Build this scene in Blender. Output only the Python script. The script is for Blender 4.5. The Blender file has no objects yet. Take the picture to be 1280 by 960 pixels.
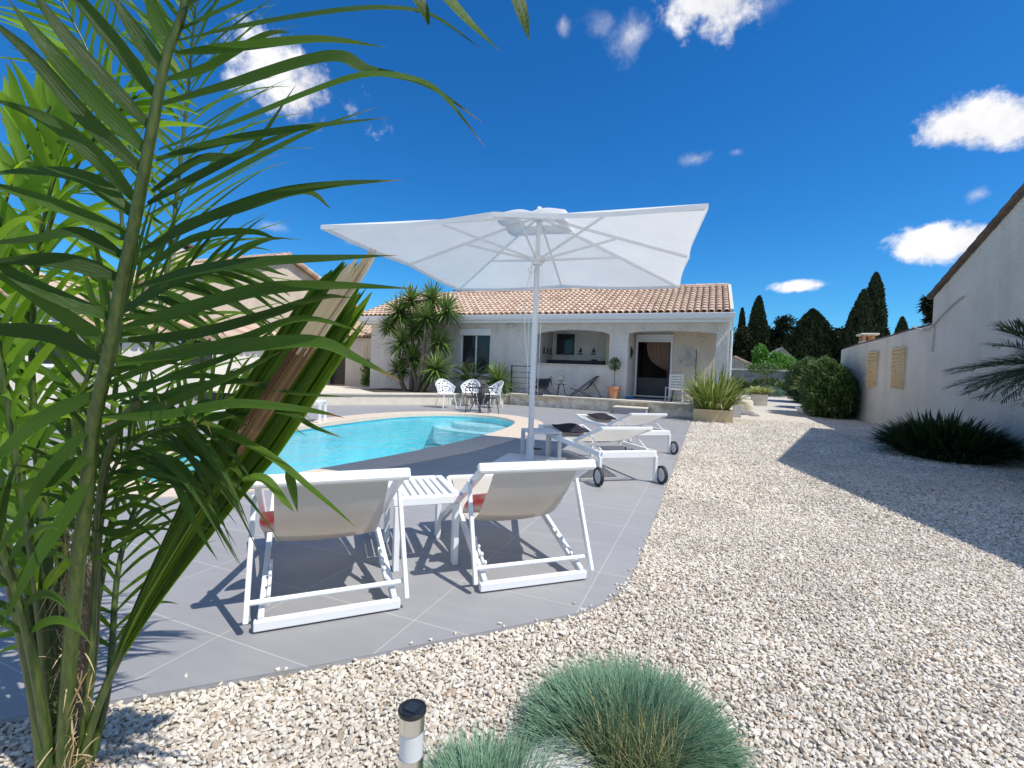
import bpy, math, random
import numpy as np
from math import sin, cos, pi, radians, sqrt, atan2
from mathutils import Vector, Matrix
from mathutils.geometry import tessellate_polygon
random.seed(7); rng = np.random.default_rng(7)
scn = bpy.context.scene
col = scn.collection
V = Vector

# ------------------------------------------------------------------ camera
FP = 600.0; YAW, PIT, ROL = radians(22.16), radians(1.58), radians(2.1); CH = 1.25
_f = V((-sin(YAW)*cos(PIT), cos(YAW)*cos(PIT), -sin(PIT)))
_r = V((cos(YAW), sin(YAW), 0)); _u = _r.cross(_f)
CR = _r*cos(ROL) + _u*sin(ROL); CU = -_r*sin(ROL) + _u*cos(ROL); CF = _f
CC = V((0, 0, CH))
cam = bpy.data.cameras.new('camera'); camo = bpy.data.objects.new('camera', cam); col.objects.link(camo)
cam.sensor_width = 36; cam.lens = 36*FP/1280; cam.clip_start = 0.02; cam.clip_end = 3000
m = Matrix.Identity(4)
for i in range(3):
    m[i][0] = CR[i]; m[i][1] = CU[i]; m[i][2] = -CF[i]; m[i][3] = CC[i]
camo.matrix_world = m; scn.camera = camo
def ray(px, py): return CR*((px-640)/FP) - CU*((py-480)/FP) + CF
def g(px, py, z=0.0): d = ray(px, py); return CC + d*((z-CH)/d.z)
def aty(px, py, Y): d = ray(px, py); return CC + d*(Y/d.y)
def atx(px, py, X): d = ray(px, py); return CC + d*(X/d.x)
def atd(px, py, D): return CC + ray(px, py)*D

# ------------------------------------------------------------------ materials
MATS = {}
class NT:
    def __init__(s, name):
        s.m = bpy.data.materials.new(name); s.m.use_nodes = True; s.t = s.m.node_tree; s.t.nodes.clear()
        s.out = s.n('ShaderNodeOutputMaterial'); MATS[name] = s.m
    def n(s, k, **kw):
        x = s.t.nodes.new(k)
        for a, b in kw.items():
            if a[0] == '_': x.inputs[a[1:]].default_value = b
            else: setattr(x, a, b)
        return x
    def l(s, a, b): s.t.links.new(a, b)
def setin(x, **kw):
    for a, b in kw.items(): x.inputs[a.replace('_', ' ')].default_value = b
def rgb(c): return (c[0], c[1], c[2], 1)
def mat(name, c, c2=None, rough=.6, scale=8, bump=0, bscale=60, metal=0, trans=0, tint=None, spec=.5, coat=0, stretch=None, detail=4, tcol=None, bdist=.01):
    """principled with noise colour, optional bump, optional translucency, optional per-face tint mix"""
    s = NT(name); p = s.n('ShaderNodeBsdfPrincipled'); setin(p, Roughness=rough, Metallic=metal); p.inputs['Specular IOR Level'].default_value = spec
    if coat: p.inputs['Coat Weight'].default_value = coat
    tc = s.n('ShaderNodeTexCoord'); src = tc.outputs['Object']
    if stretch:
        mp = s.n('ShaderNodeMapping'); mp.inputs['Scale'].default_value = stretch; s.l(src, mp.inputs[0]); src = mp.outputs[0]
    colour = None
    if c2:
        nz = s.n('ShaderNodeTexNoise', _Scale=scale, _Detail=detail); s.l(src, nz.inputs['Vector'])
        rp = s.n('ShaderNodeValToRGB'); rp.color_ramp.elements[0].position = .35; rp.color_ramp.elements[1].position = .65
        rp.color_ramp.elements[0].color = rgb(c); rp.color_ramp.elements[1].color = rgb(c2)
        s.l(nz.outputs['Fac'], rp.inputs[0]); colour = rp.outputs[0]
    if tint:
        at = s.n('ShaderNodeAttribute', attribute_name='tint')
        r2 = s.n('ShaderNodeValToRGB'); els = r2.color_ramp.elements
        for i, cc in enumerate(tint):
            e = els[i] if i < 2 else els.new(1)
            e.position = i/(len(tint)-1); e.color = rgb(cc)
        s.l(at.outputs['Fac'], r2.inputs[0])
        if colour:
            mx = s.n('ShaderNodeMix', data_type='RGBA', blend_type='MULTIPLY'); mx.inputs[0].default_value = 1
            s.l(r2.outputs[0], mx.inputs[6]); s.l(colour, mx.inputs[7]); colour = mx.outputs[2]
        else: colour = r2.outputs[0]
    if colour: s.l(colour, p.inputs['Base Color'])
    else: p.inputs['Base Color'].default_value = rgb(c)
    if bump:
        nb = s.n('ShaderNodeTexNoise', _Scale=bscale, _Detail=3); s.l(src, nb.inputs['Vector'])
        b = s.n('ShaderNodeBump', _Strength=bump, _Distance=bdist); s.l(nb.outputs['Fac'], b.inputs['Height']); s.l(b.outputs[0], p.inputs['Normal'])
    sh = p.outputs[0]
    if trans:
        t = s.n('ShaderNodeBsdfTranslucent')
        if tcol: t.inputs[0].default_value = rgb(tcol)
        elif colour: s.l(colour, t.inputs[0])
        else: t.inputs[0].default_value = rgb(c)
        mx = s.n('ShaderNodeMixShader', _Fac=trans); s.l(sh, mx.inputs[1]); s.l(t.outputs[0], mx.inputs[2]); sh = mx.outputs[0]
    s.l(sh, s.out.inputs[0]); return s.m

mat('white_metal', (.82,.83,.84), rough=.35)
mat('grey_white_metal', (.62,.65,.68), rough=.4)
mat('black_metal', (.02,.02,.022), rough=.4)
mat('rubber', (.025,.025,.028), rough=.7)
mat('wheel_disc', (.55,.57,.6), rough=.45)
mat('steel', (.62,.6,.56), (.7,.68,.64), rough=.28, metal=1, scale=3, stretch=(60,60,1))
mat('black_plastic', (.015,.017,.02), rough=.25)
mat('frosted', (.85,.87,.88), rough=.5, trans=.4)
mat('black_cloth', (.022,.02,.026), (.035,.032,.04), rough=.95, bump=.4, bscale=300, spec=.2)
mat('dark_sling', (.04,.042,.05), rough=.9, bump=.3, bscale=300)
mat('canvas', (.86,.87,.87), (.82,.83,.84), rough=.85, scale=3, trans=.33, bump=.12, bscale=3, bdist=.03, spec=.2)
mat('stucco', (.88,.84,.78), (.80,.76,.70), rough=.95, scale=2.2, bump=1, bscale=22, bdist=.06, spec=.2)
mat('stucco_right', (.86,.79,.68), (.79,.72,.61), rough=.95, scale=1.2, bump=.9, bscale=30, bdist=.05, spec=.2)
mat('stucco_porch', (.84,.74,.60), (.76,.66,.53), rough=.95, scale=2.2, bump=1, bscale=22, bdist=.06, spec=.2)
mat('stucco_cream', (.66,.55,.43), (.60,.50,.39), rough=.95, scale=1.5, bump=.5, bscale=40, bdist=.02, spec=.2)
mat('stucco_pale', (.70,.66,.60), (.63,.59,.53), rough=.95, scale=1.5, bump=.5, bscale=40, bdist=.02, spec=.2)
mat('white_paint', (.80,.81,.82), rough=.45)
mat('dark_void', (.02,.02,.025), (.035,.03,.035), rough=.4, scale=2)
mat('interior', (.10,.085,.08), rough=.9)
mat('curtain', (.42,.27,.2), rough=.9, trans=.3)
mat('coping', (.70,.58,.46), (.62,.51,.40), rough=.8, scale=9, bump=.2, bscale=30)
mat('liner', (.16,.72,.84), (.24,.80,.88), rough=.5, scale=2)
mat('pool_step', (.62,.82,.86), rough=.5)
mat('plinth_cream', (.68,.62,.52), (.6,.55,.46), rough=.9, scale=5, bump=.3, bscale=40)
mat('slab_grey', (.32,.32,.33), (.37,.37,.38), rough=.8, scale=4)
mat('terracotta', (.50,.23,.12), (.56,.28,.16), rough=.85, scale=8)
mat('soil', (.06,.045,.035), rough=1)
mat('wood_pale', (.62,.48,.28), (.72,.58,.37), rough=.8, scale=5, stretch=(1,1,12), bump=.2)
mat('grey_block', (.42,.44,.46), (.47,.48,.50), rough=.8, scale=10)
mat('boulder', (.52,.50,.46), (.66,.64,.60), rough=.95, scale=14, bump=.6, bscale=60)
mat('dark_rock', (.06,.06,.065), (.10,.10,.11), rough=.9, scale=6, bump=.6, bscale=15)
mat('bark', (.13,.10,.075), (.22,.17,.13), rough=.95, scale=20, bump=.8, bscale=40)
mat('rooftile', (.9,.9,.9), (.78,.75,.72), rough=.85, scale=30, tint=[(.50,.34,.25),(.68,.49,.36),(.78,.60,.46),(.62,.48,.39)], bump=.2, bscale=60)
mat('rooftile_old', (.85,.85,.85), (.6,.55,.5), rough=.9, scale=9, tint=[(.14,.10,.08),(.20,.14,.11),(.11,.09,.08)])
mat('lattice', (.80,.56,.27), (.92,.70,.40), rough=.8, scale=15)
mat('red_cloth', (.55,.03,.025), (.75,.08,.05), rough=.85, scale=14)
mat('pattern_cloth', (.72,.05,.04), (.85,.80,.76), rough=.85, scale=7, detail=1)
mat('grey_stone', (.24,.23,.23), (.33,.32,.31), rough=.95, scale=2.5, bump=.4, bscale=10)
mat('blue_plastic', (.03,.16,.5), rough=.4)
mat('metal_sculpture', (.62,.66,.70), rough=.5)
mat('cable', (.5,.48,.44), rough=.7)
mat('flower_white', (.8,.82,.76), rough=.8, trans=.2)
# foliage
def leafm(name, tints, trans=.3, rough=.45, spec=.5): return mat(name, tints[0], rough=rough, tint=tints, trans=trans, spec=spec)
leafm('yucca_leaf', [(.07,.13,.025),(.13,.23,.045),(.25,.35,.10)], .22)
leafm('cycas_leaf', [(.03,.06,.015),(.06,.11,.025),(.13,.17,.04)], .12, .4)
leafm('phormium_leaf', [(.12,.19,.03),(.27,.35,.07),(.52,.52,.22)], .25)
leafm('agapanthus_leaf', [(.014,.032,.009),(.028,.055,.015),(.05,.085,.025)], .08, .45)
leafm('oleander_leaf', [(.035,.08,.018),(.08,.15,.035),(.19,.28,.09)], .2, .5)
leafm('bright_leaf', [(.08,.2,.03),(.14,.32,.05),(.2,.4,.08)], .35, .5)
leafm('cypress_leaf', [(.012,.022,.010),(.026,.042,.018),(.055,.075,.032)], .0, .9, .15)
leafm('pine_leaf', [(.014,.024,.011),(.032,.046,.020),(.065,.075,.034)], .0, .9, .15)
leafm('fescue_leaf', [(.09,.20,.11),(.17,.31,.19),(.28,.42,.28)], .2, .6)
leafm('fescue_dry', [(.44,.40,.18),(.58,.52,.26),(.28,.36,.16)], .2, .7)
leafm('bluegreen_leaf', [(.09,.17,.13),(.13,.23,.17)], .15, .6)
leafm('dry_leaf', [(.13,.06,.02),(.46,.33,.16),(.70,.62,.46)], .15, .7)
leafm('fibre', [(.20,.13,.06),(.36,.26,.13),(.5,.4,.22)], .1, .9)
leafm('wallpalm_leaf', [(.035,.06,.02),(.07,.10,.035),(.15,.18,.08)], .15, .45)

def palm_leaf_mat(name, ramp, trans, tmul):
    s = NT(name); p = s.n('ShaderNodeBsdfPrincipled'); setin(p, Roughness=.42); p.inputs['Specular IOR Level'].default_value = .38
    at = s.n('ShaderNodeAttribute', attribute_name='tint'); uv = s.n('ShaderNodeUVMap', uv_map='UVMap')
    mp = s.n('ShaderNodeMapping'); mp.inputs['Scale'].default_value = (26, 1.5, 1); s.l(uv.outputs[0], mp.inputs[0])
    nz = s.n('ShaderNodeTexNoise', _Scale=1.0, _Detail=3); s.l(mp.outputs[0], nz.inputs['Vector'])
    ma = s.n('ShaderNodeMath', operation='MULTIPLY_ADD'); s.l(nz.outputs['Fac'], ma.inputs[0]); ma.inputs[1].default_value = .55; s.l(at.outputs['Fac'], ma.inputs[2])
    sb = s.n('ShaderNodeMath', operation='SUBTRACT', _1=.27) if False else s.n('ShaderNodeMath', operation='SUBTRACT'); s.l(ma.outputs[0], sb.inputs[0]); sb.inputs[1].default_value = .27
    rp = s.n('ShaderNodeValToRGB'); els = rp.color_ramp.elements
    for i, c in enumerate(ramp):
        e = els[i] if i < 2 else els.new(1)
        e.position = i/(len(ramp)-1); e.color = rgb(c)
    s.l(sb.outputs[0], rp.inputs[0]); su = s.n('ShaderNodeSeparateXYZ'); s.l(uv.outputs[0], su.inputs[0])
    n3 = s.n('ShaderNodeTexNoise', _Scale=2.3, _Detail=3); tco = s.n('ShaderNodeTexCoord'); s.l(tco.outputs['Object'], n3.inputs['Vector'])
    tv = s.n('ShaderNodeMath', operation='MULTIPLY_ADD'); s.l(n3.outputs['Fac'], tv.inputs[0]); tv.inputs[1].default_value = .5; s.l(su.outputs['Y'], tv.inputs[2])
    tm = s.n('ShaderNodeMapRange'); setin(tm, From_Min=1.17, From_Max=1.25, To_Min=0, To_Max=1); s.l(tv.outputs[0], tm.inputs[0])
    tmx = s.n('ShaderNodeMix', data_type='RGBA'); s.l(tm.outputs[0], tmx.inputs[0]); s.l(rp.outputs[0], tmx.inputs[6]); tmx.inputs[7].default_value = (.30,.19,.07,1)
    class _O: pass
    rp = _O(); rp.outputs = [tmx.outputs[2]]
    s.l(rp.outputs[0], p.inputs['Base Color'])
    b = s.n('ShaderNodeBump', _Strength=.8, _Distance=.003); s.l(nz.outputs['Fac'], b.inputs['Height']); s.l(b.outputs[0], p.inputs['Normal'])
    t = s.n('ShaderNodeBsdfTranslucent'); mm = s.n('ShaderNodeMix', data_type='RGBA', blend_type='MULTIPLY'); mm.inputs[0].default_value = 1
    s.l(rp.outputs[0], mm.inputs[6]); mm.inputs[7].default_value = rgb(tmul); s.l(mm.outputs[2], t.inputs[0])
    mx = s.n('ShaderNodeMixShader', _Fac=trans); s.l(p.outputs[0], mx.inputs[1]); s.l(t.outputs[0], mx.inputs[2]); s.l(mx.outputs[0], s.out.inputs[0])
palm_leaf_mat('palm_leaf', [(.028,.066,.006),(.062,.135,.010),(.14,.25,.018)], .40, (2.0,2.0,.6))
palm_leaf_mat('palm_leaf_lit', [(.09,.19,.012),(.17,.32,.018),(.28,.44,.035)], .5, (1.7,1.65,.55))  # lighter copy of the palm leaf colour, sun through the leaves painted in
mat('palm_stem', (.030,.062,.008), (.075,.105,.018), rough=.4, scale=12, stretch=(8,8,1.2), bump=.2, bscale=50, bdist=.002)

def sling_mat():
    s = NT('sling'); p = s.n('ShaderNodeBsdfPrincipled'); setin(p, Roughness=.8); tc = s.n('ShaderNodeTexCoord')
    nz = s.n('ShaderNodeTexNoise', _Scale=6, _Detail=3); s.l(tc.outputs['Object'], nz.inputs['Vector'])
    rp = s.n('ShaderNodeValToRGB'); rp.color_ramp.elements[0].color = (.68,.64,.57,1); rp.color_ramp.elements[1].color = (.78,.74,.68,1)
    s.l(nz.outputs['Fac'], rp.inputs[0]); s.l(rp.outputs[0], p.inputs['Base Color'])
    w = s.n('ShaderNodeTexNoise', _Scale=260, _Detail=1); s.l(tc.outputs['Object'], w.inputs['Vector'])
    b = s.n('ShaderNodeBump', _Strength=.3, _Distance=.002); s.l(w.outputs['Fac'], b.inputs['Height']); s.l(b.outputs[0], p.inputs['Normal'])
    t = s.n('ShaderNodeBsdfTranslucent'); t.inputs[0].default_value = (.78,.73,.65,1)
    mx = s.n('ShaderNodeMixShader', _Fac=.42); s.l(p.outputs[0], mx.inputs[1]); s.l(t.outputs[0], mx.inputs[2])
    tr = s.n('ShaderNodeBsdfTransparent'); m2 = s.n('ShaderNodeMixShader', _Fac=.12); s.l(mx.outputs[0], m2.inputs[1]); s.l(tr.outputs[0], m2.inputs[2])
    s.l(m2.outputs[0], s.out.inputs[0])
sling_mat()
def stained(name, mask_scale, amt):
    """rain streaks: dirt with its own vertical shape on the render coat"""
    m_ = MATS[name]; t = m_.node_tree; p = [x for x in t.nodes if x.type == 'BSDF_PRINCIPLED'][0]; lk = p.inputs['Base Color'].links[0]; src = lk.from_socket
    tc = t.nodes.new('ShaderNodeTexCoord'); mp = t.nodes.new('ShaderNodeMapping'); mp.inputs['Scale'].default_value = mask_scale; t.links.new(tc.outputs['Object'], mp.inputs[0])
    nz = t.nodes.new('ShaderNodeTexNoise'); nz.inputs['Scale'].default_value = 1; nz.inputs['Detail'].default_value = 6; nz.inputs['Roughness'].default_value = .6; t.links.new(mp.outputs[0], nz.inputs['Vector'])
    mr = t.nodes.new('ShaderNodeMapRange'); mr.inputs['From Min'].default_value = .48; mr.inputs['From Max'].default_value = .72; mr.inputs['To Min'].default_value = 1; mr.inputs['To Max'].default_value = 1-amt; t.links.new(nz.outputs['Fac'], mr.inputs[0])
    g2 = t.nodes.new('ShaderNodeTexNoise'); g2.inputs['Scale'].default_value = 45; g2.inputs['Detail'].default_value = 4; t.links.new(tc.outputs['Object'], g2.inputs['Vector'])
    m3 = t.nodes.new('ShaderNodeMapRange'); m3.inputs['From Min'].default_value = .35; m3.inputs['From Max'].default_value = .6; m3.inputs['To Min'].default_value = .80; m3.inputs['To Max'].default_value = 1.03; t.links.new(g2.outputs['Fac'], m3.inputs[0])
    mm = t.nodes.new('ShaderNodeMath'); mm.operation = 'MULTIPLY'; t.links.new(mr.outputs[0], mm.inputs[0]); t.links.new(m3.outputs[0], mm.inputs[1])
    mx = t.nodes.new('ShaderNodeMix'); mx.data_type = 'RGBA'; mx.blend_type = 'MULTIPLY'; mx.inputs[0].default_value = 1
    t.links.new(src, mx.inputs[6]); t.links.new(mm.outputs[0], mx.inputs[7]); t.links.new(mx.outputs[2], p.inputs['Base Color'])
stained('stucco_right', (2.2,1.9,.22), .13); stained('stucco', (2.2,2.2,.4), .16); stained('stucco_cream', (2,2,.4), .12)

def deck_mat():
    s = NT('deck_tile'); p = s.n('ShaderNodeBsdfPrincipled'); setin(p, Roughness=.52); p.inputs['Specular IOR Level'].default_value = .35
    tc = s.n('ShaderNodeTexCoord'); mp = s.n('ShaderNodeMapping'); mp.inputs['Location'].default_value = (.58, -.0, 0); s.l(tc.outputs['Object'], mp.inputs[0])
    br = s.n('ShaderNodeTexBrick'); br.offset = 0; br.squash = 1
    setin(br, Scale=1, Brick_Width=.71, Row_Height=.5, Mortar_Size=.0022, Mortar_Smooth=.2, Bias=0)
    br.inputs['Color1'].default_value = (.305,.302,.308,1); br.inputs['Color2'].default_value = (.325,.322,.328,1); br.inputs['Mortar'].default_value = (.54,.52,.50,1)
    s.l(mp.outputs[0], br.inputs['Vector'])
    nz = s.n('ShaderNodeTexNoise', _Scale=2.5, _Detail=8, _Roughness=.65); s.l(tc.outputs['Object'], nz.inputs['Vector'])
    m2 = s.n('ShaderNodeMapping'); m2.inputs['Scale'].default_value = (1.5,7,1); s.l(tc.outputs['Object'], m2.inputs[0])
    n2 = s.n('ShaderNodeTexNoise', _Scale=2.2, _Detail=5); s.l(m2.outputs[0], n2.inputs['Vector'])
    ad = s.n('ShaderNodeMath', operation='ADD'); s.l(nz.outputs['Fac'], ad.inputs[0]); s.l(n2.outputs['Fac'], ad.inputs[1])
    mr = s.n('ShaderNodeMapRange'); setin(mr, From_Min=.6, From_Max=1.4, To_Min=.92, To_Max=1.07); s.l(ad.outputs[0], mr.inputs[0])
    mx = s.n('ShaderNodeMix', data_type='RGBA', blend_type='MULTIPLY'); mx.inputs[0].default_value = 1
    s.l(br.outputs['Color'], mx.inputs[6]); s.l(mr.outputs[0], mx.inputs[7]); s.l(mx.outputs[2], p.inputs['Base Color'])
    b = s.n('ShaderNodeBump', _Strength=.15, _Distance=.004); s.l(ad.outputs[0], b.inputs['Height']); s.l(b.outputs[0], p.inputs['Normal'])
    s.l(p.outputs[0], s.out.inputs[0])
deck_mat()

GRAVEL_COLS = [(0,(.40,.32,.24)),(.12,(.58,.51,.42)),(.4,(.71,.64,.535)),(.7,(.78,.72,.62)),(.94,(.83,.785,.705)),(1,(.50,.36,.25))]
def gravel_mats():
    s = NT('gravel_ground'); p = s.n('ShaderNodeBsdfPrincipled'); setin(p, Roughness=.95); p.inputs['Specular IOR Level'].default_value = .2
    tc = s.n('ShaderNodeTexCoord'); vo = s.n('ShaderNodeTexVoronoi', _Scale=36); s.l(tc.outputs['Object'], vo.inputs['Vector'])
    rp = s.n('ShaderNodeValToRGB'); els = rp.color_ramp.elements
    for i, (q, c) in enumerate(GRAVEL_COLS):
        e = els[i] if i < 2 else els.new(q)
        e.position = q; e.color = rgb(c)
    sx = s.n('ShaderNodeSeparateColor'); s.l(vo.outputs['Color'], sx.inputs[0]); s.l(sx.outputs[0], rp.inputs[0])
    ve = s.n('ShaderNodeTexVoronoi', feature='DISTANCE_TO_EDGE', _Scale=36); s.l(tc.outputs['Object'], ve.inputs['Vector'])
    mr = s.n('ShaderNodeMapRange'); setin(mr, From_Min=0, From_Max=.16, To_Min=.62, To_Max=1); s.l(ve.outputs['Distance'], mr.inputs[0])
    mx = s.n('ShaderNodeMix', data_type='RGBA', blend_type='MULTIPLY'); mx.inputs[0].default_value = 1
    s.l(rp.outputs[0], mx.inputs[6]); s.l(mr.outputs[0], mx.inputs[7]); s.l(mx.outputs[2], p.inputs['Base Color'])
    b = s.n('ShaderNodeBump', _Strength=1, _Distance=.02, invert=True); s.l(vo.outputs['Distance'], b.inputs['Height']); s.l(b.outputs[0], p.inputs['Normal'])
    s.l(p.outputs[0], s.out.inputs[0])
    s = NT('gravel_stone'); p = s.n('ShaderNodeBsdfPrincipled'); setin(p, Roughness=.9); p.inputs['Specular IOR Level'].default_value = .25
    oi = s.n('ShaderNodeObjectInfo'); rp = s.n('ShaderNodeValToRGB'); els = rp.color_ramp.elements
    for i, (q, c) in enumerate(GRAVEL_COLS):
        e = els[i] if i < 2 else els.new(q)
        e.position = q; e.color = rgb(c)
    s.l(oi.outputs['Random'], rp.inputs[0])
    tc = s.n('ShaderNodeTexCoord'); nz = s.n('ShaderNodeTexNoise', _Scale=3, _Detail=5); s.l(tc.outputs['Object'], nz.inputs['Vector'])
    mr = s.n('ShaderNodeMapRange'); setin(mr, From_Min=.3, From_Max=.7, To_Min=.80, To_Max=1.1); s.l(nz.outputs['Fac'], mr.inputs[0])
    ol = s.n('ShaderNodeTexNoise', _Scale=1.1, _Detail=4); s.l(oi.outputs['Location'], ol.inputs['Vector'])
    om = s.n('ShaderNodeMapRange'); setin(om, From_Min=.35, From_Max=.65, To_Min=.86, To_Max=1.06); s.l(ol.outputs['Fac'], om.inputs[0])
    mz = s.n('ShaderNodeMath', operation='MULTIPLY'); s.l(mr.outputs[0], mz.inputs[0]); s.l(om.outputs[0], mz.inputs[1]); mr = mz
    mx = s.n('ShaderNodeMix', data_type='RGBA', blend_type='MULTIPLY'); mx.inputs[0].default_value = 1
    s.l(rp.outputs[0], mx.inputs[6]); s.l(mr.outputs[0], mx.inputs[7]); s.l(mx.outputs[2], p.inputs['Base Color'])
    s.l(p.outputs[0], s.out.inputs[0])
gravel_mats()

def water_mat():
    s = NT('pool_water'); tc = s.n('ShaderNodeTexCoord')
    n1 = s.n('ShaderNodeTexNoise', _Scale=3.2, _Detail=4); s.l(tc.outputs['Object'], n1.inputs['Vector'])
    n2 = s.n('ShaderNodeTexNoise', _Scale=11, _Detail=2); s.l(tc.outputs['Object'], n2.inputs['Vector'])
    ad = s.n('ShaderNodeMath', operation='MULTIPLY_ADD'); s.l(n2.outputs['Fac'], ad.inputs[0]); ad.inputs[1].default_value = .14; s.l(n1.outputs['Fac'], ad.inputs[2])
    b = s.n('ShaderNodeBump', _Strength=.6, _Distance=.07); s.l(ad.outputs[0], b.inputs['Height'])
    fr = s.n('ShaderNodeFresnel', _IOR=1.33); s.l(b.outputs[0], fr.inputs['Normal'])
    gl = s.n('ShaderNodeBsdfGlossy', _Roughness=.04); s.l(b.outputs[0], gl.inputs['Normal'])
    tr = s.n('ShaderNodeBsdfTransparent'); tr.inputs[0].default_value = (.80,.97,1,1)
    mx = s.n('ShaderNodeMixShader'); s.l(fr.outputs[0], mx.inputs[0]); s.l(tr.outputs[0], mx.inputs[1]); s.l(gl.outputs[0], mx.inputs[2])
    s.l(mx.outputs[0], s.out.inputs[0])
water_mat()
def stone_wall_mat():
    s = NT('stone_wall'); p = s.n('ShaderNodeBsdfPrincipled'); setin(p, Roughness=.95)
    tc = s.n('ShaderNodeTexCoord'); mp = s.n('ShaderNodeMapping'); mp.inputs['Rotation'].default_value = (radians(90),0,0); s.l(tc.outputs['Object'], mp.inputs[0])
    br = s.n('ShaderNodeTexBrick'); br.offset = .5
    setin(br, Scale=1, Brick_Width=.42, Row_Height=.21, Mortar_Size=.012, Mortar_Smooth=.5)
    br.inputs['Color1'].default_value = (.72,.62,.46,1); br.inputs['Color2'].default_value = (.85,.79,.68,1); br.inputs['Mortar'].default_value = (.76,.72,.64,1)
    s.l(mp.outputs[0], br.inputs['Vector'])
    nz = s.n('ShaderNodeTexNoise', _Scale=6, _Detail=6); s.l(tc.outputs['Object'], nz.inputs['Vector'])
    mr = s.n('ShaderNodeMapRange'); setin(mr, From_Min=.3, From_Max=.7, To_Min=.7, To_Max=1.2); s.l(nz.outputs['Fac'], mr.inputs[0])
    mx = s.n('ShaderNodeMix', data_type='RGBA', blend_type='MULTIPLY'); mx.inputs[0].default_value = 1
    s.l(br.outputs['Color'], mx.inputs[6]); s.l(mr.outputs[0], mx.inputs[7]); s.l(mx.outputs[2], p.inputs['Base Color'])
    b = s.n('ShaderNodeBump', _Strength=.7, _Distance=.03); s.l(nz.outputs['Fac'], b.inputs['Height']); s.l(b.outputs[0], p.inputs['Normal'])
    s.l(p.outputs[0], s.out.inputs[0])
stone_wall_mat()
def glass_mat():
    s = NT('window_glass'); p = s.n('ShaderNodeBsdfPrincipled'); setin(p, Roughness=.05); p.inputs['Base Color'].default_value = (.03,.035,.045,1)
    p.inputs['Specular IOR Level'].default_value = .4; s.l(p.outputs[0], s.out.inputs[0])
    s = NT('table_glass'); g_ = s.n('ShaderNodeBsdfGlossy', _Roughness=.03); t = s.n('ShaderNodeBsdfTransparent'); t.inputs[0].default_value = (.7,.78,.78,1)
    mx = s.n('ShaderNodeMixShader', _Fac=.2); s.l(t.outputs[0], mx.inputs[1]); s.l(g_.outputs[0], mx.inputs[2]); s.l(mx.outputs[0], s.out.inputs[0])
glass_mat()

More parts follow.
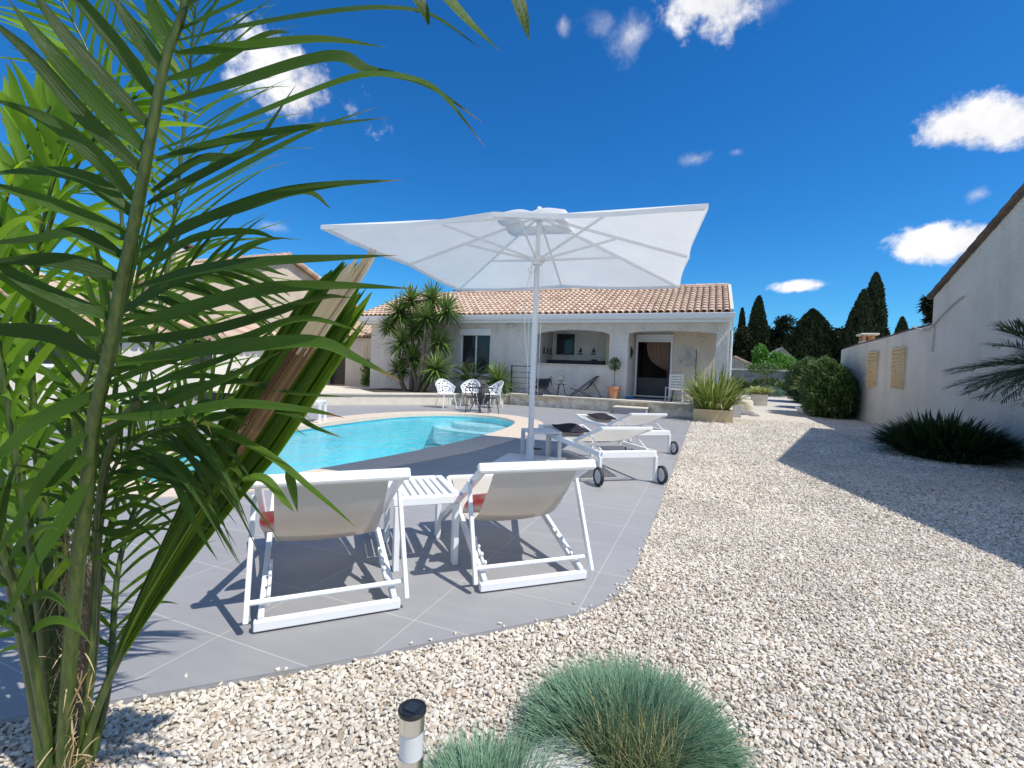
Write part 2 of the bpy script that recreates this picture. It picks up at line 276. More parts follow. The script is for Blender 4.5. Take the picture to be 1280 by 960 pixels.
# ------------------------------------------------------------------ mesh builder
class MB:
    def __init__(s): s.v = []; s.f = []; s.t = []; s.uv = []
    def quad(s, a, b, c, d, t=.5):
        n = len(s.v); s.v += [tuple(a), tuple(b), tuple(c), tuple(d)]; s.f.append((n, n+1, n+2, n+3)); s.t.append(t)
    def poly(s, pts, t=.5):
        n = len(s.v); s.v += [tuple(p) for p in pts]; s.f.append(tuple(range(n, n+len(pts)))); s.t.append(t)
    def raw(s, vs, fs, t=.5):
        n = len(s.v); s.v += [tuple(p) for p in vs]; s.f += [tuple(i+n for i in f) for f in fs]; s.t += [t]*len(fs)
    def box(s, c, sz, M=None, ch=0):
        """box centred c with size sz, chamfered edges by ch when given"""
        x, y, z = sz[0]/2, sz[1]/2, sz[2]/2; c = V(c)
        M = M or Matrix.Identity(3)
        if ch <= 0:
            vs = [c + M @ V((i*x, j*y, k*z)) for k in (-1,1) for j in (-1,1) for i in (-1,1)]
            s.raw(vs, [(0,2,3,1),(4,5,7,6),(0,1,5,4),(2,6,7,3),(0,4,6,2),(1,3,7,5)]); return s
        ch = min(ch, x*.9, y*.9, z*.9)
        idx = {}; vs = []
        for i in (-1,1):
            for j in (-1,1):
                for k in (-1,1):
                    for ax in range(3):
                        e = [x-ch, y-ch, z-ch]; e[ax] = (x, y, z)[ax]
                        idx[(i,j,k,ax)] = len(vs); vs.append(c + M @ V((i*e[0], j*e[1], k*e[2])))
        fs = []
        for ax in range(3):
            o = [a for a in range(3) if a != ax]
            for sg in (-1,1):
                q = []
                for a, b in ((-1,-1),(1,-1),(1,1),(-1,1)):
                    k = [0,0,0]; k[ax] = sg; k[o[0]] = a; k[o[1]] = b; q.append(idx[(k[0],k[1],k[2],ax)])
                if (sg == 1) != (ax == 1): fs.append(tuple(q))
                else: fs.append(tuple(q[::-1]))
        for ax in range(3):          # edges along ax
            o = [a for a in range(3) if a != ax]
            for a in (-1,1):
                for b in (-1,1):
                    k0 = [0,0,0]; k0[o[0]] = a; k0[o[1]] = b; k1 = list(k0); k0[ax] = -1; k1[ax] = 1
                    fs.append((idx[(*k0,o[0])], idx[(*k1,o[0])], idx[(*k1,o[1])], idx[(*k0,o[1])]))
        for i in (-1,1):
            for j in (-1,1):
                for k in (-1,1): fs.append((idx[(i,j,k,0)], idx[(i,j,k,1)], idx[(i,j,k,2)]))
        s.raw(vs, fs); return s
    def bb(s, x0, x1, y0, y1, z0, z1, ch=0): return s.box(((x0+x1)/2, (y0+y1)/2, (z0+z1)/2), (x1-x0, y1-y0, z1-z0), None, ch)
    def bar(s, p, q, w, h, up=(0,0,1), ch=.003):
        p, q = V(p), V(q); d = q-p; L = d.length; d.normalize(); up = V(up)
        if abs(d.dot(up)) > .98: up = V((0,1,0))
        sd = d.cross(up).normalized(); u2 = sd.cross(d)
        M = Matrix((d, sd, u2)).transposed(); return s.box((p+q)/2, (L, w, h), M, ch)
    def tube(s, pts, r, n=8, t=.5, cap=True):
        pts = [V(p) for p in pts]; rs = r if hasattr(r, '__len__') else [r]*len(pts); b = len(s.v); prev = None
        for i, p in enumerate(pts):
            d = (pts[min(i+1, len(pts)-1)] - pts[max(i-1, 0)]).normalized()
            if prev is None: a = d.orthogonal().normalized()
            else: a = (prev - d*prev.dot(d)).normalized()
            prev = a; c = d.cross(a)
            for k in range(n): s.v.append(tuple(p + (a*cos(2*pi*k/n) + c*sin(2*pi*k/n))*rs[i]))
        for i in range(len(pts)-1):
            for k in range(n):
                s.f.append((b+i*n+k, b+i*n+(k+1)%n, b+(i+1)*n+(k+1)%n, b+(i+1)*n+k)); s.t.append(t)
        if cap:
            s.f.append(tuple(b+k for k in range(n))[::-1]); s.f.append(tuple(b+(len(pts)-1)*n+k for k in range(n))); s.t += [t, t]
        return s
    def lathe(s, prof, c=(0,0,0), n=24, t=.5, cap=True):
        c = V(c); b = len(s.v)
        for r, z in prof:
            for k in range(n): s.v.append((c.x+r*cos(2*pi*k/n), c.y+r*sin(2*pi*k/n), c.z+z))
        for i in range(len(prof)-1):
            for k in range(n): s.f.append((b+i*n+k, b+i*n+(k+1)%n, b+(i+1)*n+(k+1)%n, b+(i+1)*n+k)); s.t.append(t)
        if cap:
            s.f.append(tuple(b+k for k in range(n))[::-1]); s.f.append(tuple(b+(len(prof)-1)*n+k for k in range(n))); s.t += [t, t]
        return s
    def strip(s, pts, ws, nrm, fold=.25, t=.5):
        """leaf blade: centre line pts, half widths ws, surface normal nrm (vector or list), V fold"""
        b = len(s.v); n = len(pts)
        for i, p in enumerate(pts):
            d = (pts[min(i+1, n-1)] - pts[max(i-1, 0)])
            nn = nrm[i] if isinstance(nrm, list) else nrm
            sd = d.cross(nn)
            if sd.length < 1e-9: sd = d.orthogonal()
            sd.normalize(); up = sd.cross(d).normalized(); w = ws[i]
            s.v += [tuple(p - sd*w + up*w*fold), tuple(p), tuple(p + sd*w + up*w*fold)]
        for i in range(n-1):
            a = b+3*i; v0, v1 = i/(n-1), (i+1)/(n-1)
            s.f += [(a, a+1, a+4, a+3), (a+1, a+2, a+5, a+4)]; s.t += [t, t]
            s.uv += [(len(s.f)-2, ((0,v0),(.5,v0),(.5,v1),(0,v1))), (len(s.f)-1, ((.5,v0),(1,v0),(1,v1),(.5,v1)))]
    def blade(s, p, d, L, w, droop=.3, n=6, fold=.25, t=None, tip=.02, nrm=None, base=.7):
        t = random.random() if t is None else t
        p = V(p); d = V(d).normalized(); pts = []; ws = []
        for i in range(n+1):
            u = i/n; pts.append(p + d*(L*u) + V((0,0,-1))*(droop*L*u*u))
            ws.append(w*.5*max(tip, (base+(1-base)*min(1, u*4))*(1-max(0, (u-.45)/.55)**1.8)))
        s.strip(pts, ws, nrm or V((0,0,1)) + V((random.gauss(0,.2), random.gauss(0,.2), 0)), fold, t)
    def build(s, name, mt, parent=None, smooth=False, loc=None, **props):
        if isinstance(mt, str): mt = MATS[mt]
        me = bpy.data.meshes.new(name); vs = s.v
        if loc is not None: vs = [(a-loc[0], b-loc[1], c-loc[2]) for a, b, c in vs]
        me.from_pydata(vs, [], s.f); me.materials.append(mt)
        at = me.attributes.new('tint', 'FLOAT', 'FACE'); at.data.foreach_set('value', s.t)
        if s.uv:
            ul = me.uv_layers.new(name='UVMap'); arr = [0.0]*(2*len(me.loops)); st = [p.loop_start for p in me.polygons]
            for fi, q in s.uv:
                for k, (a, b) in enumerate(q): arr[2*(st[fi]+k)] = a; arr[2*(st[fi]+k)+1] = b
            ul.data.foreach_set('uv', arr)
        if smooth: me.polygons.foreach_set('use_smooth', [True]*len(me.polygons))
        me.update()
        o = bpy.data.objects.new(name, me); col.objects.link(o)
        if loc is not None: o.location = loc
        if parent: o.parent = parent
        for k, x in props.items(): o[k] = x
        return o
def thing(name, label, cat, loc=(0,0,0), rz=0, group=None):
    o = bpy.data.objects.new(name, None); col.objects.link(o); o.location = loc; o.rotation_euler = (0,0,rz); o.empty_display_size = .1
    o['label'] = label; o['category'] = cat
    if group: o['group'] = group
    return o
def tag(o, label, cat, group=None):
    o['label'] = label; o['category'] = cat
    if group: o['group'] = group
    return o
def dup(root, loc, rz, label):
    def cp(o, par):
        c = o.copy(); col.objects.link(c); c.parent = par
        for ch in [x for x in o.children]: cp(ch, c)
        return c
    r = cp(root, None); r.location = loc; r.rotation_euler = (0,0,rz); r['label'] = label; return r
def catmull(P, n=8):
    P = [V(p) for p in P]; Q = [P[0]*2-P[1]] + P + [P[-1]*2-P[-2]]; out = []
    for i in range(1, len(Q)-2):
        a, b, c, d = Q[i-1], Q[i], Q[i+1], Q[i+2]
        for k in range(n):
            t = k/n; out.append(.5*((2*b)+(c-a)*t+(2*a-5*b+4*c-d)*t*t+(3*b-a-3*c+d)*t**3))
    out.append(P[-1]); return out

# ------------------------------------------------------------------ light, sky
SUN = V((.65, -.09, 1)).normalized()
sl = bpy.data.lights.new('sun', 'SUN'); sl.energy = 4.3; sl.angle = radians(.55); sl.color = (1,.955,.88)
so = bpy.data.objects.new('sun', sl); col.objects.link(so); so.rotation_euler = SUN.to_track_quat('Z', 'Y').to_euler(); so.location = (20,0,30)
w = bpy.data.worlds.new('World'); scn.world = w; w.use_nodes = True; nt = w.node_tree; nt.nodes.clear()
def wn(k, **kw):
    x = nt.nodes.new(k)
    for a, b in kw.items():
        if a[0] == '_': x.inputs[a[1:]].default_value = b
        else: setattr(x, a, b)
    return x
L = nt.links.new
sky = wn('ShaderNodeTexSky', sky_type='NISHITA'); sky.sun_disc = False; sky.sun_elevation = math.asin(SUN.z); sky.sun_rotation = atan2(SUN.x, SUN.y)
sky.altitude = 0; sky.air_density = 1.0; sky.dust_density = .25; sky.ozone_density = 4.0
hs = wn('ShaderNodeHueSaturation', _Saturation=1.28, _Value=1.0); L(sky.outputs[0], hs.inputs['Color'])
skm = wn('ShaderNodeMix', data_type='RGBA', blend_type='MULTIPLY'); skm.inputs[0].default_value = 1; L(hs.outputs[0], skm.inputs[6]); skm.inputs[7].default_value = (.36,.82,1.05,1)
tc = wn('ShaderNodeTexCoord'); DIR = tc.outputs['Generated']
nz = wn('ShaderNodeTexNoise', _Scale=9, _Detail=9, _Roughness=.62); L(DIR, nz.inputs['Vector'])
nzs = wn('ShaderNodeTexNoise', _Scale=34, _Detail=6, _Roughness=.6); L(DIR, nzs.inputs['Vector'])
CL = [(372,112,88,48,1.0,-.45),(892,2,88,40,1.05,-.1),(1235,156,92,34,1.1,.1),(1192,303,74,24,1.15,.12),(1003,357,28,8,1.0,.1),
      (868,198,26,13,.62,.15),(920,190,13,8,.5,0),(785,44,32,40,.62,-.5),(752,26,34,22,.45,0),(704,30,12,17,.55,.3),(1224,243,18,14,.6,.2),(333,283,30,10,.55,-.1),(438,303,24,9,.5,-.1),(960,2,40,34,.5,.2),(30,235,40,22,.6,0)]
mask = None
def mth(op, a, b=None, c=None, clamp=False):
    x = wn('ShaderNodeMath', operation=op); x.use_clamp = clamp
    for i, q in enumerate((a, b, c)):
        if q is None: continue
        if isinstance(q, (int, float)): x.inputs[i].default_value = q
        else: L(q, x.inputs[i])
    return x.outputs[0]
nsum = mth('ADD', mth('MULTIPLY', nz.outputs['Fac'], 1.5), mth('MULTIPLY', nzs.outputs['Fac'], .5))
for cx, cy, rx, ry, dens, tilt in CL:
    c = ray(cx, cy); D = c.length; c = c.normalized()
    ax = (CR*cos(tilt) + CU*sin(tilt)); ax = (ax - c*ax.dot(c)).normalized(); ay = c.cross(ax)
    sb = wn('ShaderNodeVectorMath', operation='SUBTRACT'); L(DIR, sb.inputs[0]); sb.inputs[1].default_value = c
    comp = []
    for a, r_ in ((ax, rx), (ay, ry)):
        dt = wn('ShaderNodeVectorMath', operation='DOT_PRODUCT'); L(sb.outputs[0], dt.inputs[0]); dt.inputs[1].default_value = a*(FP*D/r_)
        comp.append(mth('MULTIPLY', dt.outputs['Value'], dt.outputs['Value']))
    d2 = mth('SQRT', mth('ADD', comp[0], comp[1]))
    e = mth('SUBTRACT', mth('ADD', mth('SUBTRACT', 1.0, d2), mth('MULTIPLY', mth('SUBTRACT', nsum, 1.0), 1.9)), .05)
    e = mth('MULTIPLY', mth('MULTIPLY', e, 1.5 if dens > .9 else .9, clamp=True), dens, clamp=True)
    mask = e if mask is None else mth('MAXIMUM', mask, e)
# unseen broken cloud added behind the camera to whiten and lift the fill
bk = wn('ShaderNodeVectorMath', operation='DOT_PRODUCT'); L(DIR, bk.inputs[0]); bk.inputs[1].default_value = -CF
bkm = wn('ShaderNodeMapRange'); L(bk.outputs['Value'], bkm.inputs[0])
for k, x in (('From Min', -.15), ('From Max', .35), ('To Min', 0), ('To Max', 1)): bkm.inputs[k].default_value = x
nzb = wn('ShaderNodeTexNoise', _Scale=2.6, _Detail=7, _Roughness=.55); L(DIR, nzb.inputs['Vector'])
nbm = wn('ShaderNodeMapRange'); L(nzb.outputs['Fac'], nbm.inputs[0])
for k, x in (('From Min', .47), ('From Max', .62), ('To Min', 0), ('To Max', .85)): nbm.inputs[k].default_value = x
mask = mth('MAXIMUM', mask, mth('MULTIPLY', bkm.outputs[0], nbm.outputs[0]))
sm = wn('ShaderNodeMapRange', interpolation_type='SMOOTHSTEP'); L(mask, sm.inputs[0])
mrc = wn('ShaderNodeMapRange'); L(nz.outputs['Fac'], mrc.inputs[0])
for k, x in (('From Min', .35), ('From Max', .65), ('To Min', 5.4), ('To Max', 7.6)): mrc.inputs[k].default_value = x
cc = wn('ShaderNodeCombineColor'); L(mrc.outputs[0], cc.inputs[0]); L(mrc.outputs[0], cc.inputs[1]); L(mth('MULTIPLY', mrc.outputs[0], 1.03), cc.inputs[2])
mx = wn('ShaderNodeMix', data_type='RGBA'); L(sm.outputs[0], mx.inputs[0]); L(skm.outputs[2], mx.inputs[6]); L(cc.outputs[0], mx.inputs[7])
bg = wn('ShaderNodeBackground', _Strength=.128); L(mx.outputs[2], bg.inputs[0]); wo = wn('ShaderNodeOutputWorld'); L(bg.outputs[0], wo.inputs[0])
vs_ = scn.view_settings; vs_.view_transform = 'Standard'; vs_.look = 'None'; vs_.gamma = 1; vs_.exposure = 0.17
scn.cycles.max_bounces = 8; scn.cycles.transparent_max_bounces = 16
#PART2
# ------------------------------------------------------------------ ground, gravel, deck, pool
mb = MB()
deck_out = [(-.38,60),(-.38,3.2),(-.395,2.9),(-.44,2.68),(-.56,2.45),(-1.41,1.56),(-2.15,.86),(-3.2,-.35),(-9,-6),(-40,-6),(-40,60)]
deck_out = [(-.38,16.3)] + deck_out[1:9] + [(-24,-6),(-24,16.3)]
pool_in = [(-4.30,3.72),(-4.17,4.62),(-4.02,5.64),(-3.90,6.8),(-3.88,7.96),(-3.95,9.15),(-4.1,10.2),(-4.45,11.1),(-5.2,11.72),(-6.1,11.75),(-6.8,11.3),(-7.3,10.35),(-7.42,8.7),(-7.28,6.95),(-6.95,5.4),(-6.4,4.05),(-5.8,3.35),(-5.2,3.08),(-4.65,3.2)]
pc = catmull([V((*p,0)) for p in pool_in+[pool_in[0]]], 6)[:-1]
def offs(P, d):
    out = []; n = len(P)
    for i, p in enumerate(P):
        t = (P[(i+1)%n]-P[(i-1)%n]).normalized(); nn = V((t.y,-t.x,0))
        cw = d(p) if callable(d) else d
        out.append(p + nn*cw)
    return out
area = sum(pc[i].x*pc[(i+1)%len(pc)].y - pc[(i+1)%len(pc)].x*pc[i].y for i in range(len(pc)))
if area < 0: pc = pc[::-1]
cwid = lambda p: .46 + .22*max(0, min(1, (p.y-4)/2.5))
po = offs(pc, cwid); pm_ = offs(pc, .02)
# gravel sheet with a hole below the deck so that nothing fills the pool basin
G = 260
hole = [V((-.5,16.2,0)), V((-.5,3.0,0)), V((-1.6,1.75,0)), V((-3.4,.1,0)), V((-23.9,-5.9,0)), V((-23.9,16.2,0))]
outer = [V((-G,-60,0)), V((G,-60,0)), V((G,500,0)), V((-G,500,0))]
tri = tessellate_polygon([outer, hole]); allp = outer+hole
for t_ in tri: mb.poly([allp[i]+V((0,0,-.024)) for i in t_])
o = mb.build('gravel_ground', 'gravel_ground'); o['kind'] = 'structure'
for p_ in o.data.polygons:
    pass
bpy.context.view_layer.update()
import bmesh
def up_faces(o):
    bm = bmesh.new(); bm.from_mesh(o.data)
    for f in bm.faces:
        if f.normal.z < 0: f.normal_flip()
    bm.to_mesh(o.data); bm.free()
up_faces(o)
# deck slab
mb = MB(); outer = [V((*p,0)) for p in deck_out]; allp = outer + po
for t_ in tessellate_polygon([outer, po]): mb.poly([allp[i] for i in t_])
o = mb.build('tiled_deck', 'deck_tile'); o['kind'] = 'structure'; up_faces(o)
mb = MB()
for i in range(len(outer)):
    a, b = outer[i], outer[(i+1) % len(outer)]
    mb.quad(a+V((0,0,-.001)), b+V((0,0,-.001)), b+V((0,0,-.08)), a+V((0,0,-.08)))
o = mb.build('deck_edge', 'slab_grey'); o['kind'] = 'structure'
# pool : coping, basin, step, water
n = len(pc); pool = thing('swimming_pool', 'freeform turquoise swimming pool with pale stone coping set into the grey deck', 'swimming pool', (-5.6,7.4,0))
PL = (-5.6,7.4,0)
mb = MB()
for i in range(n):
    j = (i+1) % n; z = V((0,0,.012)); dz = V((0,0,-.06))
    mb.quad(pc[i]+z, po[i]+z, po[j]+z, pc[j]+z); mb.quad(po[i]+z, po[i]+dz, po[j]+dz, po[j]+z); mb.quad(pc[i]+z, pc[j]+z, pc[j]+dz, pc[i]+dz)
o = mb.build('coping', 'coping', pool, loc=PL); o.location = (0,0,0)
mb = MB(); dep = V((0,0,-1.35))
for i in range(n):
    j = (i+1) % n; mb.quad(pm_[i]+V((0,0,-.03)), pm_[j]+V((0,0,-.03)), pm_[j]+dep, pm_[i]+dep)
for t_ in tessellate_polygon([pm_]): mb.poly([pm_[i]+dep for i in t_])
o = mb.build('basin', 'liner', pool, loc=PL); o.location = (0,0,0); 
mb = MB()
for k, (r0, zz) in enumerate(((1.35,-.32),(.9,-.2))):
    P = [V((-5.3+r0*1.25*cos(a), 11.75+r0*sin(a)*.9, 0)) for a in [pi+pi*i/14 for i in range(15)]]
    mb.poly([p+V((0,0,zz)) for p in P]); 
    for i in range(14): mb.quad(P[i]+V((0,0,zz)), P[i+1]+V((0,0,zz)), P[i+1]+V((0,0,zz-.4)), P[i]+V((0,0,zz-.4)))
o = mb.build('pool_step', 'pool_step', pool, loc=PL); o.location = (0,0,0)
mb = MB(); pw = offs(pc, .015)
for t_ in tessellate_polygon([pw]): mb.poly([pw[i]+V((0,0,-.09)) for i in t_])
o = mb.build('pool_water', 'pool_water'); o['kind'] = 'structure'; up_faces(o)

# gravel stones : a point cloud instancing a handful of chipped stones (nobody could count them)
protos = bpy.data.collections.new('stone_shapes')
for k in range(10):
    bm = bmesh.new(); bmesh.ops.create_icosphere(bm, subdivisions=2, radius=1)
    r_ = random.Random(k)
    cuts = [(V((r_.gauss(0,1), r_.gauss(0,1), r_.gauss(0,1))).normalized(), r_.uniform(.45,.8)) for _ in range(9)]
    sx, sy, sz = 1, r_.uniform(.62,.85), r_.uniform(.42,.68)
    for v in bm.verts:
        for nn, dd in cuts:
            q = v.co.dot(nn)
            if q > dd: v.co -= nn*(q-dd)
        v.co = V((v.co.x*sx, v.co.y*sy, v.co.z*sz))
    bmesh.ops.remove_doubles(bm, verts=bm.verts, dist=.06)
    me = bpy.data.meshes.new('stone_shape'); bm.to_mesh(me); bm.free(); me.materials.append(MATS['gravel_stone'])
    protos.objects.link(bpy.data.objects.new('stone_shape', me))
def inpoly(x, y, P):
    ins = np.zeros(len(x), bool); n = len(P)
    for i in range(n):
        x0, y0 = P[i][0], P[i][1]; x1, y1 = P[(i+1) % n][0], P[(i+1) % n][1]
        c = ((y0 > y) != (y1 > y)) & (x < (x1-x0)*(y-y0)/((y1-y0) if y1 != y0 else 1e-9)+x0); ins ^= c
    return ins
def in_view(x, y, mar=.08):
    dx, dy, dz = x, y, -CH
    c = [CR.x*dx+CR.y*dy+CR.z*dz, CU.x*dx+CU.y*dy+CU.z*dz, CF.x*dx+CF.y*dy+CF.z*dz]
    return (c[2] > .3) & (np.abs(c[0]/np.maximum(c[2],.01)) < 640/FP+mar) & (c[1]/np.maximum(c[2],.01) > -480/FP-mar-.1)
sp = .0178; NN = 0
def scatter(x0, x1, y0, y1, sp, zoff):
    gx, gy = np.meshgrid(np.arange(x0, x1, sp), np.arange(y0, y1, sp)); x = gx.ravel(); y = gy.ravel()
    x = x + rng.uniform(-.5,.5,len(x))*sp; y = y + rng.uniform(-.5,.5,len(y))*sp
    k = in_view(x, y) & ~inpoly(x, y, [(p[0]-.0, p[1]) for p in deck_out]); return np.stack([x[k], y[k], np.full(k.sum(), zoff)], 1)
A = np.concatenate([scatter(-3.2,3.4,.5,5.2,.0138,-.020), scatter(-.4,5.2,5.2,9.5,.0225,-.020), scatter(-.4,6.3,9.5,17,.031,-.019), scatter(-2.6,1.6,.6,3.4,.045,-.012)])
A[:,2] += rng.uniform(-.004,.009,len(A))
def stray():
    out = []
    E = [V((*p,0)) for p in deck_out[0:8]]
    while len(out) < 60:
        k = int(rng.integers(0, 7)); a, b = E[k], E[k+1]; t = rng.random() if k else 1-rng.random()**2*.9; p = a.lerp(b, t); d = (b-a).normalized(); nn = V((d.y,-d.x,0))
        s_ = float(rng.exponential(.022)) ; q = p + nn*s_
        if not inpoly(np.array([q.x]), np.array([q.y]), deck_out)[0]: q = p - nn*s_
        out.append((q.x, q.y, .005))
    return np.array(out)
A = np.concatenate([A, stray()])
base = np.where(A[:,1] < 5.2, .0114, np.where(A[:,1] < 9.5, .0155, .021))
scl = base*rng.lognormal(0,.24,len(A)); big = rng.random(len(A)) < .02; scl[big] *= 1.45
edge = np.zeros(len(A)); me = bpy.data.meshes.new('gravel_stones'); me.vertices.add(len(A)); me.vertices.foreach_set('co', A.ravel().astype(np.float32))
rot = np.stack([rng.normal(0,.28,len(A)), rng.normal(0,.28,len(A)), rng.uniform(0,6.283,len(A))], 1).astype(np.float32)
a = me.attributes.new('rot', 'FLOAT_VECTOR', 'POINT'); a.data.foreach_set('vector', rot.ravel())
a = me.attributes.new('scl', 'FLOAT', 'POINT'); a.data.foreach_set('value', scl.astype(np.float32))
me.update(); go = bpy.data.objects.new('gravel_stones', me); col.objects.link(go); go['kind'] = 'stuff'
go['label'] = 'cream and beige crushed stone gravel beside the grey deck'; go['category'] = 'gravel'
ng = bpy.data.node_groups.new('gravel', 'GeometryNodeTree')
ng.interface.new_socket('Geometry', in_out='INPUT', socket_type='NodeSocketGeometry'); ng.interface.new_socket('Geometry', in_out='OUTPUT', socket_type='NodeSocketGeometry')
gi = ng.nodes.new('NodeGroupInput'); gout = ng.nodes.new('NodeGroupOutput'); iop = ng.nodes.new('GeometryNodeInstanceOnPoints'); ci = ng.nodes.new('GeometryNodeCollectionInfo')
ci.inputs['Collection'].default_value = protos; ci.inputs['Separate Children'].default_value = True; ci.inputs['Reset Children'].default_value = True
iop.inputs['Pick Instance'].default_value = True
ar = ng.nodes.new('GeometryNodeInputNamedAttribute'); ar.data_type = 'FLOAT_VECTOR'; ar.inputs['Name'].default_value = 'rot'
asx = ng.nodes.new('GeometryNodeInputNamedAttribute'); asx.data_type = 'FLOAT'; asx.inputs['Name'].default_value = 'scl'
ri = ng.nodes.new('FunctionNodeRandomValue'); ri.data_type = 'INT'; ri.inputs['Min'].default_value = 0; ri.inputs['Max'].default_value = 9
e2r = ng.nodes.new('FunctionNodeEulerToRotation')
nl = ng.links.new
nl(gi.outputs[0], iop.inputs['Points']); nl(ci.outputs[0], iop.inputs['Instance']); nl(ar.outputs[0], e2r.inputs[0]); nl(e2r.outputs[0], iop.inputs['Rotation'])
nl(asx.outputs[0], iop.inputs['Scale']); nl([x for x in ri.outputs if x.type == 'INT'][0], iop.inputs['Instance Index']); nl(iop.outputs[0], gout.inputs[0])
md = go.modifiers.new('gravel', 'NODES'); md.node_group = ng
print('stones', len(A))

# ------------------------------------------------------------------ main house
HY = 17.0; HX0, HX1 = -13.6, .60; TZ = .42
house = thing('pool_house', 'low white rendered house with terracotta tiled roof, open porch and arched serving hatch', 'house', (-6, HY, 0))
HL = (-6, HY, 0)
def hp(mb, name, mt, parent=None, **k):
    o = mb.build(name, mt, parent or house, loc=HL, **k); o.location = (0,0,0); return o
def arch_header(mb, x0, x1, y0, y1, z_end, z_mid, ztop, n=16):
    """wall piece above an opening whose underside is a shallow arch"""
    for i in range(n):
        a, b = i/n, (i+1)/n; f = lambda t: z_end + (z_mid-z_end)*min(1, (sin(pi*t))**.55 if t not in (0,1) else 0)
        xa, xb = x0+(x1-x0)*a, x0+(x1-x0)*b; za, zb = f(a), f(b)
        mb.quad((xa,y0,za),(xb,y0,zb),(xb,y0,ztop),(xa,y0,ztop)); mb.quad((xa,y1,za),(xa,y1,ztop),(xb,y1,ztop),(xb,y1,zb)); mb.quad((xa,y0,za),(xa,y1,za),(xb,y1,zb),(xb,y0,zb))
WT = 3.06; TH = .32
mb = MB()
wx0, wx1, wz0, wz1 = -9.22, -7.88, 1.05, 2.86
mb.bb(HX0, wx0, HY, HY+TH, 0, WT); mb.bb(wx0, wx1, HY, HY+TH, 0, wz0); mb.bb(wx0, wx1, HY, HY+TH, wz1, WT)
mb.bb(wx1, -5.96, HY, HY+TH, 0, WT)
mb.bb(-5.96, -3.27, HY, HY+TH, 0, 1.53)
arch_header(mb, -5.96, -3.27, HY, HY+TH, 2.66, 2.82, WT)
mb.bb(-3.27, -2.62, HY, HY+TH, 0, WT)
arch_header(mb, -2.62, .20, HY, HY+TH, 2.70, 2.80, WT)
mb.bb(.20, HX1, HY, HY+.45, 0, WT)                               # corner pillar
mb.bb(HX0, HX0+TH, HY+TH, 23.2, 0, WT); mb.bb(HX0+TH, HX1, 22.9, 23.2, 0, WT)
# porch and hatch recesses
mb.bb(-6.25, -5.96, HY+TH, 18.9, 0, WT); mb.bb(-3.27, -2.62, HY+TH, 18.6, 0, WT)
bx = -2.62
mb.bb(-2.62, -2.56, 18.6, 18.85, 0, WT); mb.bb(-2.56, -1.24, 18.6, 18.85, 2.80, WT); mb.bb(-2.56, -1.24, 18.6, 18.85, 0, .46)
mb.bb(.30, HX1, 18.85, 22.9, 0, WT)
mb.bb(-5.96, -3.27, 18.9, 19.1, 0, WT)
mb.bb(.25, HX1, HY+.45, 18.6, 2.62, WT)                           # side beam above the open porch flank
hp(mb, 'wall', 'stucco')
mb = MB(); mb.bb(-1.24, HX1, 18.6, 18.85, 0, WT); hp(mb, 'porch_back_wall', 'stucco_porch')
mb = MB(); mb.bb(HX0+TH+.01, HX1-.02, HY+TH+.01, 22.88, WT-.06, WT-.01); hp(mb, 'ceiling', 'stucco_pale')
mb = MB(); mb.bb(HX0, HX1+.02, HY-.03, HY-.003, .0, .55) if False else mb.bb(-5.99, -3.24, HY-.06, 17.9, 1.532, 1.572, .006); hp(mb, 'hatch_counter', 'plinth_cream')
mb = MB(); mb.bb(-5.9, -3.62, 18.05, 18.86, 1.575, 1.74, .01); mb.bb(-4.2,-4.0,18.3,18.5,1.70,1.80,.02); hp(mb, 'dark_shelf', 'dark_sling')
mb = MB(); mb.bb(-3.60, -3.30, 18.1, 18.88, 1.54, 2.76); hp(mb, 'hatch_cabinet', 'wood_pale')
# window in the hatch
f = MB(); f.bb(-5.78,-5.04,18.86,18.895,1.98,2.82,.004); fo = hp(f, 'hatch_window', 'black_metal'); f = MB(); f.bb(-5.72,-5.10,18.85,18.858,2.04,2.76); hp(f, 'pane', 'window_glass', fo)
# left window with shutter box
f = MB(); 
for a in (wx0, wx1-.07): f.bb(a, a+.07, HY+.08, HY+.15, wz0, 2.58)
f.bb(wx0+.07, wx1-.07, HY+.08, HY+.15, wz0, wz0+.06); f.bb(-8.58,-8.52,HY+.085,HY+.145,wz0+.06,2.58)
f.bb(wx0, wx1, HY-.05, HY+.04, wz0-.05, wz0-.004, .004)
fo = hp(f, 'window', 'white_paint'); f = MB(); f.bb(wx0+.07,wx1-.07,HY+.11,HY+.118,wz0+.06,2.58); hp(f, 'pane', 'window_glass', fo)
f = MB(); f.bb(wx0-.02, wx1+.02, HY-.06, HY+.2, 2.585, 2.86, .02); hp(f, 'shutter_box', 'white_paint')
# porch door with shutter box and curtain
f = MB(); f.bb(-2.56,-2.49,18.52,18.60,.46,2.56,.004); f.bb(-1.31,-1.24,18.52,18.60,.46,2.56,.004); f.bb(-2.49,-1.31,18.52,18.60,.46,.51,.004); f.bb(-2.49,-1.31,18.52,18.60,2.51,2.56,.004)
fo = hp(f, 'door', 'white_paint')
f = MB(); f.bb(-2.57,-1.23,18.46,18.72,2.565,2.79,.015); hp(f, 'door_shutter_box', 'white_paint')
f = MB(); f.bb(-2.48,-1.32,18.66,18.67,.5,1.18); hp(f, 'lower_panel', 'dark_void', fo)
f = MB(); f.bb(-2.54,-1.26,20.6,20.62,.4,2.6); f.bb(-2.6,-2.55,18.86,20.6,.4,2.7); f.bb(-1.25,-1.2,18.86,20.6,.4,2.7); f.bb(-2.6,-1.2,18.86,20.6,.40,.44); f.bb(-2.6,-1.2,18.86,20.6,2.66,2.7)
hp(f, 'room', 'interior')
f = MB(); top, bot = [], []
